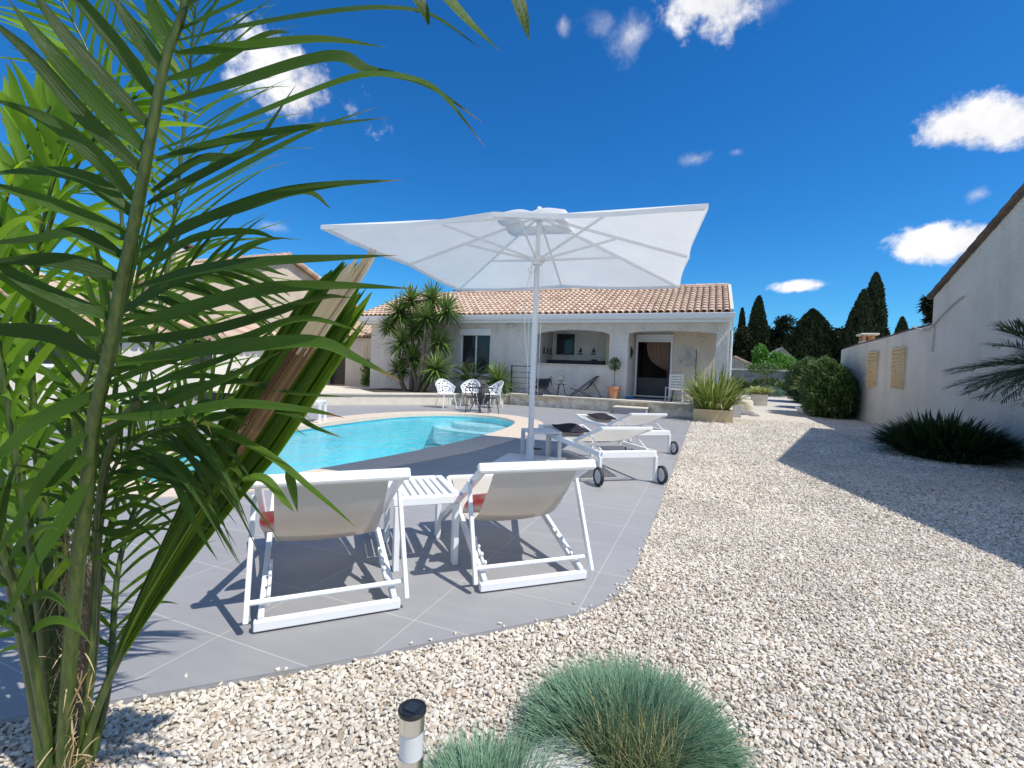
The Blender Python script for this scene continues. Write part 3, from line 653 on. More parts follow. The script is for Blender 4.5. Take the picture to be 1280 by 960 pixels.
for i in range(25):
    t = i/24; top.append(V((-2.2+.88*t, 18.84+.035*sin(t*40), 2.52))); bot.append(V((-2.2+.5*t+.38, 18.84+.03*sin(t*40), 2.5-1.0*t**.7)))
rows = [[top[i].lerp(V((-1.45+.10*i/24, 18.84+.02*sin(i*1.7), 1.45)), (k/10)) + V((-.22*sin(pi*k/10)*(1-i/24),0,-.12*sin(pi*k/10))) for i in range(25)] for k in range(11)]
for k in range(10):
    for i in range(24): f.quad(rows[k][i], rows[k][i+1], rows[k+1][i+1], rows[k+1][i])
for i in range(12): f.quad((-1.45+.01*i,18.84+.02*(i%2),1.45),(-1.44+.01*i,18.84+.02*((i+1)%2),1.45),(-1.40+.008*i,18.84+.02*((i+1)%2),.55),(-1.408+.008*i,18.84+.02*(i%2),.55))
hp(f, 'curtain', 'curtain', smooth=True)
# gutter / fascia
f = MB(); f.bb(HX0-.2, HX1+.06, 16.50, 16.56, 3.03, 3.20, .01); f.bb(HX0-.2, HX1+.06, 16.56, HY+.02, 3.062, 3.10)
hp(f, 'soffit', 'white_paint')
f = MB(); 
prof = [(0,3.30),(-.012,3.305),(-.02,3.29),(-.10,3.20),(-.13,3.27),(-.15,3.31),(-.165,3.30),(-.145,3.19),(-.10,3.13),(-.02,3.13)]
for i in range(len(prof)-1):
    (a, za), (b, zb) = prof[i], prof[i+1]; f.quad((HX0-.25,16.495+a,za),(HX1+.1,16.495+a,za),(HX1+.1,16.495+b,zb),(HX0-.25,16.495+b,zb))
hp(f, 'gutter', 'white_metal')
f = MB(); f.tube([(HX1+.03,16.42,3.14),(HX1+.05,16.62,2.95),(HX1+.05,16.95,2.85),(HX1+.05,16.95,.1)], .035, 10); hp(f, 'downpipe', 'white_metal')
# terracotta barrel tiles
def tile_roof(x0, x1, ye, ze, yr, zr, cw=.22, cl=.36, lift=.0):
    mb = MB(); nx = int(round((x1-x0)/cw)); sl = sqrt((yr-ye)**2+(zr-ze)**2); ny = int(round(sl/cl)); d = V((0,yr-ye,zr-ze)).normalized(); up = V((0,-d.z,d.y))
    for i in range(nx):
        cx = x0+(i+.5)*(x1-x0)/nx; jx = random.uniform(-.006,.006)
        for j in range(ny):
            t = random.random()*.8 + .2*random.random()
            s0, s1 = j*sl/ny - .03, (j+1)*sl/ny + .02
            base = V((cx+jx, ye, ze)); r0, r1 = .098, .078; S = 7
            for k in range(S):
                a0, a1 = pi*k/S, pi*(k+1)/S
                q = lambda a, r, s_, l_: base + V((cos(a)*r,0,0)) + up*(sin(a)*r*.8+l_) + d*s_
                mb.quad(q(a0,r0,s0,.022), q(a1,r0,s0,.022), q(a1,r1,s1,.0), q(a0,r1,s1,.0), t)
                mb.quad(q(a0,r0,s0,.022), q(a0,r0-.014,s0,.022), q(a1,r0-.014,s0,.022), q(a1,r0,s0,.022), t*.6)
        for j in range(ny):
            t = random.random()*.6
            s0, s1 = j*sl/ny-.05, (j+1)*sl/ny
            cx2 = x0+(i+1)*(x1-x0)/nx
            b = V((cx2, ye, ze)); S = 4
            for k in range(S):
                a0, a1 = pi+pi*k/S, pi+pi*(k+1)/S
                q = lambda a, s_, l_: b + V((cos(a)*.085,0,0)) + up*(sin(a)*.045+.02+l_) + d*s_
                mb.quad(q(a0,s0,.012), q(a1,s0,.012), q(a1,s1,0), q(a0,s1,0), t)
    mb.quad(V((x0,ye,ze))-up*.05, V((x1,ye,ze))-up*.05, V((x1,yr,zr))-up*.05, V((x0,yr,zr))-up*.05, .2)
    return mb
RZ = 4.74
mb = tile_roof(HX0-.3, .56, 16.42, 3.33, 20.0, RZ); ro = hp(mb, 'roof', 'rooftile', smooth=False)
mb = MB(); mb.quad((HX0-.3,20.0,RZ),(.56,20.0,RZ),(.56,23.5,3.3),(HX0-.3,23.5,3.3), .4)
hp(mb, 'rear_roof_slope', 'rooftile')
mb = MB()
for i in range(38):
    xa = HX0-.3+i*.38; mb.tube([(xa,20.0,RZ+.03),(min(xa+.42,.58),20.0,RZ+.03)], [.12,.10], 10, random.random())
hp(mb, 'ridge_tile', 'rooftile', ro)
mb = MB(); mb.bar((.60,16.40,3.36),(.60,20.0,RZ+.03),.10,.12); mb.bar((.60,20.0,RZ+.03),(.60,23.5,3.33),.10,.12); hp(mb, 'verge', 'plinth_cream', ro)
mb = MB(); mb.poly([(HX1-.001,HY,WT),(HX1-.001,23.2,WT),(HX1-.001,20.0,RZ-.08)]); hp(mb, 'gable', 'stucco'); mb = MB(); mb.poly([(HX0,HY,WT),(HX0,20.0,RZ-.08),(HX0,23.2,WT)]); hp(mb, 'gable', 'stucco')
# wall lamp on the facade
wl = aty(637.5,406,16.95); mb = MB(); mb.bb(-.16,.16,-.06,.03,-.07,.07,.02); mb.tube([(-.08,-.06,-.02),(-.08,-.14,-.05)], .05, 10); mb.tube([(.08,-.06,-.02),(.08,-.14,-.05)], .05, 10)
o = mb.build('wall_lamp', 'grey_white_metal'); o.location = (wl.x, 16.96, wl.z); tag(o, 'small twin spotlight fixed on the house wall under the gutter', 'lamp')
# lizard ornaments in the hatch and on the pillar
def lizard(name, p, s, label):
    mb = MB(); mb.tube([(0,0,.5*s),(0.02*s,-.02,.3*s),(-.02*s,-.025,0),(.03*s,-.02,-.3*s),(-.05*s,0,-.55*s)], [.05*s,.1*s,.12*s,.06*s,.01*s], 8)
    for a, b in ((1,.2),(-1,.2),(1,-.15),(-1,-.15)): mb.tube([(0,-.02,b*s),(a*.16*s,-.03,b*s+.03*s),(a*.22*s,-.02,b*s+.14*s)], .02*s, 6)
    o = mb.build(name, 'black_metal', smooth=True); o.location = p; tag(o, label, 'ornament'); return o
lizard('lizard_ornament', (-2.78+.001,16.975,2.05) if False else (-2.60,17.62,2.05), .42, 'dark lizard ornament on the porch side wall left of the door')
bpy.data.objects['lizard_ornament'].rotation_euler = (0,0,pi/2)
def sail(name, p, s, label, rz=0):
    mb = MB(); mb.poly([(-.10*s,0,-.12*s),(.10*s,0,-.12*s),(.03*s,0,.16*s)]); mb.poly([(-.10*s,-.02,-.12*s),(.03*s,-.02,.16*s),(.10*s,-.02,-.12*s)])
    mb.quad((-.10*s,0,-.12*s),(-.10*s,-.02,-.12*s),(.10*s,-.02,-.12*s),(.10*s,0,-.12*s)); pass
    mb.box((0,-.03,-.19*s),(.22*s,.06,.05*s),None,.01)
    o = mb.build(name, 'black_metal'); o.location = p; o.rotation_euler = (0,0,rz); tag(o, label, 'ornament', 'dark ornaments on the hatch walls')
sail('wall_ornament', (*aty(725.5,437.5,18.88)[:2], 2.18), .8, 'small dark ornament on the hatch back wall nearer the dark window')
sail('wall_ornament', (*aty(742,437.5,18.88)[:2], 2.18), .8, 'small dark ornament on the hatch back wall beside the wooden cabinet')
for yy, lab in ((17.75,'foremost'),(18.2,'middle'),(18.6,'rearmost')): sail('wall_ornament', (-5.945,yy,2.15), .8, f'{lab} of three dark ornaments on the left side wall of the hatch', pi/2)
# round metal sculpture on porch wall and thin rods
c = aty(859.5,447,18.5); mb = MB(); R_ = .33
mb.tube([(R_*cos(2*pi*i/40),0,R_*sin(2*pi*i/40)) for i in range(41)], .02, 8)
mb.tube([(0,0,R_*.9),(-.1,0,.0),(-.22,0,-.24)], .022, 6); mb.tube([(0,0,R_*.9),(.1,0,.0),(.22,0,-.24)], .022, 6); mb.tube([(-.09,0,.02),(.09,0,.02)], .018, 6); mb.tube([(-.3,0,-.14),(0,0,-.05),(.3,0,-.14)], .018, 6); mb.tube([(0,0,.2),(.0,0,-.3)], .015, 6)
o = mb.build('wall_sculpture', 'metal_sculpture', smooth=True); o.location = (c.x,18.56,c.z); tag(o, 'round pale metal wall sculpture on the porch wall right of the door', 'wall art')
mb = MB(); mb.tube([(-.42,18.45,TZ),(-.42,18.55,2.25)],.012,6); o = mb.build('metal_rod', 'black_metal', loc=(-.42,18.5,TZ)); tag(o, 'thin dark rod leaning on the porch wall beside the round sculpture', 'rod')

# terrace, step, plinth
mb = MB()
mb.poly([(-6.75,16.45,TZ),(.25,16.02,TZ),(.25,16.99,TZ),(-6.75,16.99,TZ)]); 
t0, t1 = V((-6.75,16.45,0)), V((.25,16.02,0)); mb.quad(t0+V((0,.02,-.02)), t1+V((0,.02,-.02)), t1+V((0,.02,TZ-.05)), t0+V((0,.02,TZ-.05)))
terr = mb.build('terrace', 'slab_grey'); terr['kind'] = 'structure'
mb = MB(); mb.quad((-2.62,16.99,TZ),(.25,16.99,TZ),(.25,18.6,TZ),(-2.62,18.6,TZ)); mb.quad((.25,17.45,TZ),(.62,17.45,TZ),(.62,18.6,TZ),(.25,18.6,TZ)); mb.quad((.62,17.45,TZ),(.62,17.45,-.05),(.62,18.6,-.05),(.62,18.6,TZ)); o = mb.build('porch_floor', 'slab_grey'); o['kind'] = 'structure'
mb = MB(); mb.quad(t0+V((0,0,-.02)), t1+V((0,0,-.02)), t1+V((0,0,TZ-.055)), t0+V((0,0,TZ-.055))); mb.quad(t1+V((0,0,-.02)), t1+V((0,.97,-.02)), t1+V((0,.97,TZ-.055)), t1+V((0,0,TZ-.055)))
mb.quad(t0+V((0,0,-.02)), t0+V((0,0,TZ-.055)), t0+V((0,.97,TZ-.055)), t0+V((0,.97,-.02)))
o = mb.build('terrace_retaining_wall', 'stone_wall'); tag(o, 'low stone retaining wall along the front of the raised terrace', 'wall')
mb = MB(); d = (t1-t0).normalized(); nn = V((d.y,-d.x,0)); 
mb.bar(t0+nn*.0+V((0,0,TZ-.022))-nn*-.02, t1+V((0,0,TZ-.022))+nn*.02, .34, .06, ch=.01); o = mb.build('terrace_edge', 'plinth_cream'); o['kind'] = 'structure'
s0 = aty(780,514,15.55); mb = MB(); mb.bb(-2.75,-1.75,15.45,16.15,.0,.19); so_ = mb.build('garden_step', 'slab_grey'); tag(so_, 'grey step with pale edge in front of the stone terrace wall', 'step')
mb = MB(); mb.bb(-2.78,-1.72,15.42,16.15,.192,.235,.01); mb.build('step_edge', 'plinth_cream', so_)
# cream plinth wall of the planted bed
pa, pb = V((-12.2,9.65,0)), V((-6.76,16.72,0)); d = (pb-pa).normalized(); nn = V((d.y,-d.x,0))
mb = MB(); mb.bar(pa+V((0,0,.16)), pb+V((0,0,.16)), .22, .32, ch=0); o = mb.build('planter_wall', 'plinth_cream'); tag(o, 'low cream wall along the planted bed behind the white chairs', 'wall')
mb = MB(); mb.bar(pa+V((0,0,.353)), pb+V((0,0,.353)), .32, .065, ch=.01); mb.build('coping_stone', 'plinth_cream', o)
mb = MB(); mb.poly([(-12.2,9.8,.30),(-6.8,16.8,.30),(-6.8,17.0,.30),(-22,17.0,.30),(-22,9.8,.30)]); o = mb.build('planting_bed_soil', 'plinth_cream'); o['kind'] = 'structure'; up_faces(o)
mb = MB(); mb.poly([(-9.9,13.2,.315),(-6.9,16.95,.315),(-12.6,16.95,.315),(-12.6,15.2,.315)]); o = mb.build('planting_soil', 'soil'); o['kind'] = 'structure'; up_faces(o)

# ------------------------------------------------------------------ buildings on the left
def plain(name, mt, parent, fn, loc=(0,0,0), **k):
    mb = MB(); fn(mb); return mb.build(name, mt, parent, **k)
# annex behind the yuccas
an = thing('annex', 'low cream annex with two dark glazed doors and a tiled lean-to roof', 'annex', (0,0,0))
AY = 18.2
P = lambda px, py, Y=AY: aty(px, py, Y)
xl, xr = P(398,450).x, P(486,450).x
d1a, d1b = P(408,450).x, P(432,450).x; d2a, d2b = P(473,450).x, P(487,450).x; e = 2.35
ht = 2.55
mb = MB(); mb.bb(xl-3.5, d1a, AY, AY+.25, .2, ht); mb.bb(d1b, d2a, AY, AY+.25, .2, ht); mb.bb(d1a, d1b, AY, AY+.25, e, ht); mb.bb(d2a, d2b, AY, AY+.25, e, ht); mb.bb(d2b, d2b+1.2, AY, AY+.25, .2, ht)
mb.bb(xl-3.5, HX0, AY+.25, AY+4, .2, ht-.02)
mb.build('wall', 'stucco_pale', an)
for a, b, lab in ((d1a,d1b,'dark'),(d2a,d2b,'pale')):
    f = MB()
    for q in (a, b-.06): f.bb(q, q+.06, AY+.06, AY+.12, .3, e)
    f.bb(a+.06, b-.06, AY+.06, AY+.12, e-.06, e); do = f.build('door', 'white_paint', an)
    f = MB(); f.bb(a+.06, b-.06, AY+.08, AY+.1, .3, e-.06); f.build('pane', 'window_glass', do)
mb = tile_roof(xl-3.6, d2b+.9, AY-.35, ht, AY+2.2, ht+.75, .22, .38); mb.build('roof', 'rooftile', an)
# side trellis with climber
tx = P(461,440); mb = MB()
for i in range(4): mb.bb(tx.x-.25+i*.16, tx.x-.235+i*.16, AY-.03, AY-.015, .5, 2.2)
for i in range(9): mb.bb(tx.x-.27, tx.x+.26, AY-.045, AY-.032, .6+i*.19, .612+i*.19)
tr_ = mb.build('trellis', 'lattice', loc=(tx.x,AY,.4)); tag(tr_, 'narrow wooden trellis on the annex wall between its two doors', 'trellis')
mb = MB()
for i in range(420):
    p = V((tx.x+random.gauss(0,.14), AY-.1+random.gauss(0,.05), .35+random.random()*1.15)); mb.blade(p, (random.gauss(0,1),random.gauss(-.6,.6),random.gauss(.1,.7)), .11, .07, .3, 2)
o = mb.build('climbing_plant', 'bright_leaf', loc=(tx.x,AY-.1,.3)); tag(o, 'leafy climber growing up the trellis between the annex doors', 'plant')
# big gabled house : wall plane facing +X
gh = thing('gabled_house', 'beige gabled house with terracotta verge tiles behind the foreground palm', 'house', (0,0,0))
GX = -17.0
ap = atx(356,322,GX); le = atx(120,352,GX); re = atx(452,392,GX); re.z = min(re.z, ap.z-.8)
slope = (ap.z-re.z)/(re.y-ap.y); ley = ap.y-(ap.z-3.2)/slope; rey = ap.y+(ap.z-3.2)/slope
ley = 2*ap.y-rey
pts = [(GX,ley,0),(GX,rey,0),(GX,rey,3.2),(GX,ap.y,ap.z),(GX,ley,3.2)]
mb = MB(); mb.poly(pts); mb.poly([(GX-7,q[1],q[2]) for q in pts][::-1]); mb.quad((GX,ley,0),(GX,ley,3.2),(GX-7,ley,3.2),(GX-7,ley,0)); mb.quad((GX,rey,3.2),(GX,rey,0),(GX-7,rey,0),(GX-7,rey,3.2))
mb.build('wall', 'stucco_cream', gh)
mb = MB()
for s_ in (ley, rey):
    mb.poly([(GX+.25,s_+(.3 if s_ > ap.y else -.3),3.08),(GX+.25,ap.y,ap.z+.06),(GX-7,ap.y,ap.z+.06),(GX-7,s_+(.3 if s_ > ap.y else -.3),3.08)], .5)
    N_ = 22
    for i in range(N_):
        a = V((GX+.2, s_, 3.2)).lerp(V((GX+.2, ap.y, ap.z+.08)), i/N_); b = V((GX+.2, s_, 3.2)).lerp(V((GX+.2, ap.y, ap.z+.08)), (i+1.15)/N_)
        mb.tube([a+V((0,0,.02)), b], [.12,.10], 8, random.random())
for i in range(18): mb.tube([(GX+.3-i*.4,ap.y,ap.z+.10),(GX-.15-i*.4,ap.y,ap.z+.10)], [.13,.11], 8, random.random())
mb.build('roof', 'rooftile', gh)
cb = atx(226,331,GX-1.5); mb = MB(); mb.box((GX-1.5,cb.y,cb.z-.1),(.5,.7,1.3)); ch_ = mb.build('chimney', 'stucco_cream', gh)
mb = MB(); mb.box((GX-1.5,cb.y,cb.z+.75),(.6,.8,.07)); 
for a in (-.25,.25):
    mb.box((GX-1.5,cb.y+a,cb.z+.63),(.3,.1,.18))
mb.build('chimney_cap', 'rooftile_old', ch_)
# lean-to roof in front of gabled house
ltz = 2.75; lta = atx(205,418,-14.2); ltb = atx(380,418,-14.2)
pg = thing('lean_to', 'white walled lean-to with a narrow tiled roof against the beige gabled house', 'outbuilding', (0,0,0))
mb = MB(); mb.bb(-16.9,-14.4,lta.y-1.5,ltb.y+.2,0,lta.z-.08); mb.build('wall','stucco_pale',pg)
mb = MB()
N_ = int((ltb.y-lta.y+2)/.23)
for i in range(N_):
    y_ = lta.y-1.6+i*.23; mb.tube([(-14.1,y_,lta.z),(-16.95,y_,lta.z+.75)], [.10,.09], 8, random.random())
mb.quad((-14.15,lta.y-1.7,lta.z-.02),(-14.15,ltb.y+.4,lta.z-.02),(-16.95,ltb.y+.4,lta.z+.72),(-16.95,lta.y-1.7,lta.z+.72))
mb.build('roof','rooftile',pg)
mb = MB(); q = atx(245,450,-14.38); f = MB(); f.bb(-14.39,-14.33,q.y-.55,q.y+.55,1.0,2.1,.01); wo_ = f.build('window','white_paint',pg); f = MB(); f.bb(-14.33,-14.322,q.y-.48,q.y+.48,1.07,2.03); f.build('pane','window_glass',wo_)
# far-left pale house glimpsed between fronds
fh = thing('pale_house', 'pale house with tiled roof glimpsed at far left between palm fronds', 'house', (0,0,0))
hx = -15.5; ya, yb = atx(-60,400,hx).y, atx(118,400,hx).y; zt = atx(60,375,hx).z
mb = MB(); mb.bb(hx-5,hx,ya-2,yb,0,zt); mb.build('wall','stucco_pale',fh)
mb = MB(); mb.quad((hx+.35,ya-2,zt),(hx+.35,yb+.3,zt),(hx-5,yb+.3,zt+1.6),(hx-5,ya-2,zt+1.6)); 
for i in range(int((yb-ya+2.3)/.25)): mb.tube([(hx+.4,ya-2+i*.25,zt+.03),(hx-5,ya-2+i*.25,zt+1.63)], .09, 6, random.random())
mb.build('roof','rooftile',fh)
f = MB(); qy = atx(85,440,hx).y; f.bb(hx,hx+.05,qy-.8,qy+.8,.9,2.1,.01); wo_ = f.build('window','white_paint',fh); f = MB(); f.bb(hx+.05,hx+.057,qy-.7,qy+.7,1.,2.); f.build('pane','window_glass',wo_)
# ------------------------------------------------------------------ right-hand wall
WX = 5.0
rw = thing('boundary_wall', 'long rough rendered wall with high gable end on the gravel side', 'wall', (0,0,0))
yc, zc, zl = 14.72, 3.42, 2.69
pk = (8.0, 5.86)
prof = [(yc,-.1),(yc,zc),(pk[0],pk[1]),(2.2,3.35),(2.2,-.1)]
mb = MB(); mb.poly([(WX,y,z) for y,z in prof]); mb.poly([(WX+.35,y,z) for y,z in prof][::-1])
for i in range(len(prof)): a, b = prof[i], prof[(i+1)%len(prof)]; mb.quad((WX,a[0],a[1]),(WX+.35,a[0],a[1]),(WX+.35,b[0],b[1]),(WX,b[0],b[1]))
mb.build('tall_wall', 'stucco_right', rw)
mb = MB(); y_ = [yc+.002,16.2,17.6,19,20.5,22,23.3]; z_ = [zl+.05,zl+.04,zl+.0,zl-.02,zl-.03,zl-.06,zl-.1]
for i in range(len(y_)-1):
    a, b = (y_[i],z_[i]), (y_[i+1],z_[i+1])
    mb.quad((WX+.003,a[0],-.1),(WX+.003,a[0],a[1]),(WX+.003,b[0],b[1]),(WX+.003,b[0],-.1)); mb.quad((WX+.25,a[0],-.1),(WX+.25,b[0],-.1),(WX+.25,b[0],b[1]),(WX+.25,a[0],a[1])); mb.quad((WX+.003,a[0],a[1]),(WX+.25,a[0],a[1]),(WX+.25,b[0],b[1]),(WX+.003,b[0],b[1]))
mb.quad((WX+.003,23.3,-.1),(WX+.003,23.3,zl-.1),(WX+.25,23.3,zl-.1),(WX+.25,23.3,-.1))
mb.build('low_wall', 'stucco_right', rw)
mb = MB()
def tiles_along(p, q, n, r):
    for i in range(n): mb.tube([p.lerp(q, i/n), p.lerp(q, (i+1.12)/n)], [r,r*.8], 7, random.random())
tiles_along(V((WX-.03,yc+.12,zc+.02)), V((WX-.03,pk[0],pk[1]+.03)), 18, .085); tiles_along(V((WX-.03,2.1,3.37)), V((WX-.03,pk[0],pk[1]+.03)), 18, .085)
mb.quad((WX-.06,yc+.15,zc+.0),(WX+4.5,yc+.15,zc+.0),(WX+4.5,pk[0],pk[1]+.01),(WX-.06,pk[0],pk[1]+.01)); mb.quad((WX-.06,2.1,3.36),(WX+4.5,2.1,3.36),(WX+4.5,pk[0],pk[1]+.01),(WX-.06,pk[0],pk[1]+.01))
mb.build('verge_tiles', 'rooftile_old', rw)
mb = MB()
for i in range(len(y_)-1):
    tiles_along(V((WX+.1,y_[i],z_[i]+.02)), V((WX+.1,y_[i+1],z_[i+1]+.02)), 4, .07)
mb.build('wall_coping', 'rooftile_old', rw)
mb = MB(); mb.bb(WX+.36,WX+9,3.,yc-.3,0,3.2) ; mb.build('house_body', 'stucco_right', rw)
# cable hanging at the step of the wall
q = [atx(*a, WX-.04) for a in ((1204,371),(1196,376),(1176,395),(1170,402),(1158,413),(1148,411),(1140,408))]
mb = MB(); mb.tube(catmull(q,5), .018, 6); q2 = [atx(*a, WX-.03) for a in ((1168,405),(1167,420),(1165,440))]; mb.tube(q2, .012, 6)
o = mb.build('wall_cable', 'cable', smooth=True); tag(o, 'pale cable drooping where the tall wall steps down', 'cable')
# wall barbecue chimney
cq = atx(1080,425,WX+.25); mb = MB()
yq = 22.3; mb.bb(WX+.40,WX+.80,yq-.28,yq+.28,-.03,2.88); chm = mb.build('wall_chimney', 'stucco_right'); tag(chm, 'small chimney with flat cap rising behind the far end of the right wall', 'chimney')
mb = MB(); mb.bb(WX+.32,WX+.90,yq-.38,yq+.38,3.10,3.17,.02); mb.build('chimney_cap', 'plinth_cream', chm)
for a in (.46,.74):
    for b in (-.22,.22): mb = MB(); mb.bb(WX+a-.05,WX+a+.05,yq+b-.05,yq+b+.05,2.883,3.097); mb.build('cap_post', 'terracotta', chm)
# bamboo lattices
def lattice(y0, y1, z0, z1, lab):
    mb = MB(); n = 7
    for i in range(n):
        yy = y0+(y1-y0)*i/(n-1); j = random.uniform(-.02,.02)
        mb.tube([(WX-.05,yy,z0-.06+random.uniform(-.04,.02)),(WX-.055,yy+j,(z0+z1)/2),(WX-.05,yy+j*.5,z1+random.uniform(-.02,.05))], .016, 6)
    for zz, rr in [(z0+(z1-z0)*k, .012) for k in (.04,.18,.32,.45)]+[(z0+(z1-z0)*k, .017) for k in (.58,.68,.78,.88,.97)]:
        mb.tube([(WX-.078,y0-.06,zz),(WX-.078,y1+.06,zz+random.uniform(-.02,.02))], rr, 6)
    o = mb.build('bamboo_lattice', 'lattice', smooth=True); tag(o, lab, 'lattice', 'bamboo lattices on the right wall')
lattice(16.25,17.15,1.20,2.31,'bamboo lattice on the wall nearer to the tall gable'); lattice(18.55,19.45,1.20,2.30,'bamboo lattice on the wall nearer to the chimney and bushes')

# ------------------------------------------------------------------ parasol
PX, PY = -2.17, 6.06
um = thing('parasol', 'large white square parasol on a white pole over the poolside deck', 'parasol', (PX,PY,0), radians(6.4))
hh, rim, pkz, hubz = 1.91, 2.715, 3.33, 2.74
mb = MB(); mb.tube([(0,0,.03),(0,0,1.0),(0,0,2.6)], .038, 16); mb.tube([(0,0,2.6),(0,0,3.38)], .03, 16); mb.build('pole', 'white_metal', um, smooth=True)
mb = MB(); mb.box((0,0,.03),(.86,.86,.055),None,.015); mb.tube([(0,0,.055),(0,0,.36)],.055,16); mb.build('base_plate', 'grey_white_metal', um)
mb = MB(); mb.tube([(.055,-.02,.22),(.12,-.02,.22)],.014,8); mb.lathe([(.0,0),(.035,.005),(.035,.02),(0,.025)],(.13,-.02,.21),12); mb.build('clamp_knob', 'black_plastic', um)
mb = MB(); mb.tube([(0,0,2.67),(0,0,2.79)],.07,16); mb.box((0,0,2.73),(.17,.17,.05),None,.01); mb.build('hub', 'white_metal', um)
mb = MB(); mb.tube([(0,0,3.25),(0,0,3.33)],.075,16); mb.build('crown_hub', 'white_metal', um)
mb = MB(); mb.lathe([(.02,0),(.03,.015),(.035,.04),(.028,.06),(.0,.07)],(0,0,3.37),16); mb.build('finial', 'white_metal', um, smooth=True)
mb = MB()
def canopy_z(x, y):
    s_ = max(abs(x), abs(y))/hh; t_ = min(abs(x), abs(y))/max(1e-6, max(abs(x), abs(y)))
    z = pkz - (pkz-rim)*s_
    rib = abs(sin(2*atan2(y, x)*2/2*2))   # 0 at the eight ribs
    return z - .055*rib*s_*(1-.3*s_)
N_ = 40
vs = []; 
def cpt(r, a):
    """square polar: r 0..1, a angle; edges pulled in slightly between ribs"""
    c, s_ = cos(a), sin(a); k = 1/max(abs(c), abs(s_)); x, y = c*k*hh*r, s_*k*hh*r
    rib = abs(sin(4*a)); pull = 1 - .018*rib*r; x *= pull; y *= pull
    z = pkz-(pkz-rim)*r - .028*rib*r + .035*cos(2*a)**2*r
    return V((x, y, z))
NA = 96
for i in range(20):
    r0, r1 = .12+.88*i/20, .12+.88*(i+1)/20
    for k in range(NA):
        a0, a1 = 2*pi*k/NA, 2*pi*(k+1)/NA; mb.quad(cpt(r0,a0), cpt(r0,a1), cpt(r1,a1), cpt(r1,a0))
for k in range(NA):                                             # narrow hem
    a0, a1 = 2*pi*k/NA, 2*pi*(k+1)/NA; mb.quad(cpt(1,a0), cpt(1,a1), cpt(1,a1)+V((0,0,-.045)), cpt(1,a0)+V((0,0,-.045)))
mb.build('canopy', 'canvas', um, smooth=True)
mb = MB()
for i in range(8):
    r0, r1 = .22*i/8, .22*(i+1)/8
    for k in range(NA):
        a0, a1 = 2*pi*k/NA, 2*pi*(k+1)/NA
        def vp_(r, a):
            q = cpt(r, a); rib = abs(sin(4*a)); q.z = pkz + .02 - (pkz-rim)*r*.82 + .035*rib*(r/.22)**3; return q
        mb.quad(vp_(r0,a0), vp_(r0,a1), vp_(r1,a1), vp_(r1,a0))
mb.build('vent', 'canvas', um, smooth=True)
for k in range(8):
    a = k*pi/4; d = V((cos(a), sin(a), 0)); Lr = hh*(sqrt(2) if k % 2 else 1)*.985
    tip = d*Lr + V((0,0,rim-.03+(.0 if k % 2 else .035))); top = d*.07 + V((0,0,pkz-.04))
    mb = MB(); mb.bar(top, tip, .022, .034, ch=.003); rb = mb.build('rib', 'white_metal', um)
    mid = top.lerp(tip, .5 if k % 2 else .52); mb = MB(); mb.bar(d*.07+V((0,0,hubz)), mid-V((0,0,.02)), .018, .03, ch=.003); mb.build('strut', 'white_metal', rb)
mb = MB(); 
for dx in (-.07,.075): mb.tube([(dx,-.02,2.66),(dx*1.15,-.02,1.9),(dx,-.02,.95)], .004, 5)
mb.tube(catmull([(-.07,-.02,2.66),(-.14,-.03,2.2),(-.12,-.03,1.7),(-.06,-.02,1.25)],5), .005, 5); mb.tube([(-.07+.04*cos(t),-.03,2.60+.04*sin(t)) for t in [i*pi/6 for i in range(13)]], .006, 5); mb.build('cord', 'white_metal', um)

# ------------------------------------------------------------------ small tables
tb = thing('side_table', 'grey white square side table behind the parasol pole', 'table', (-2.17,6.50,0), radians(38))
mb = MB(); mb.box((0,0,.405),(.46,.46,.03),None,.004); mb.build('tabletop', 'grey_white_metal', tb)
for a in (-1,1):
    for b in (-1,1): mb = MB(); mb.box((a*.205,b*.205,.195),(.05,.05,.388),None,.003); mb.build('leg', 'grey_white_metal', tb)
# slatted table between the deckchairs ; local x along chairs' row
TA = atan2(.67,.74)
st = thing('slatted_table', 'white slatted side table between the two white deckchairs', 'table', (-1.765,2.76,0), radians(43))
tz, tw, tl = .44, .40, .58
mb = MB()
for s_ in (-1,1): mb.box((s_*(tw/2-.012+.0),0,tz-.012),(.05,tl,.05),None,.004)
for s_ in (-1,1): mb.box((0,s_*(tl/2-.02),tz-.012),(tw-.076,.06,.05),None,.004)
mb.build('frame', 'white_metal', st)
mb = MB()
for i in range(6): x = -tw/2+.045+.012+(i+.5)*(tw-.10)/6-.007; mb.box((x,0,tz+.002),((tw-.10)/6-.013,tl-.125,.018),None,.002)
mb.build('slats', 'white_metal', st)
for a in (-1,1):
    for b in (-1,1): mb = MB(); mb.box((a*(tw/2-.015),b*(tl/2-.035),(tz-.04)/2),(.034,.068,tz-.042),None,.003); mb.build('leg', 'white_metal', st)

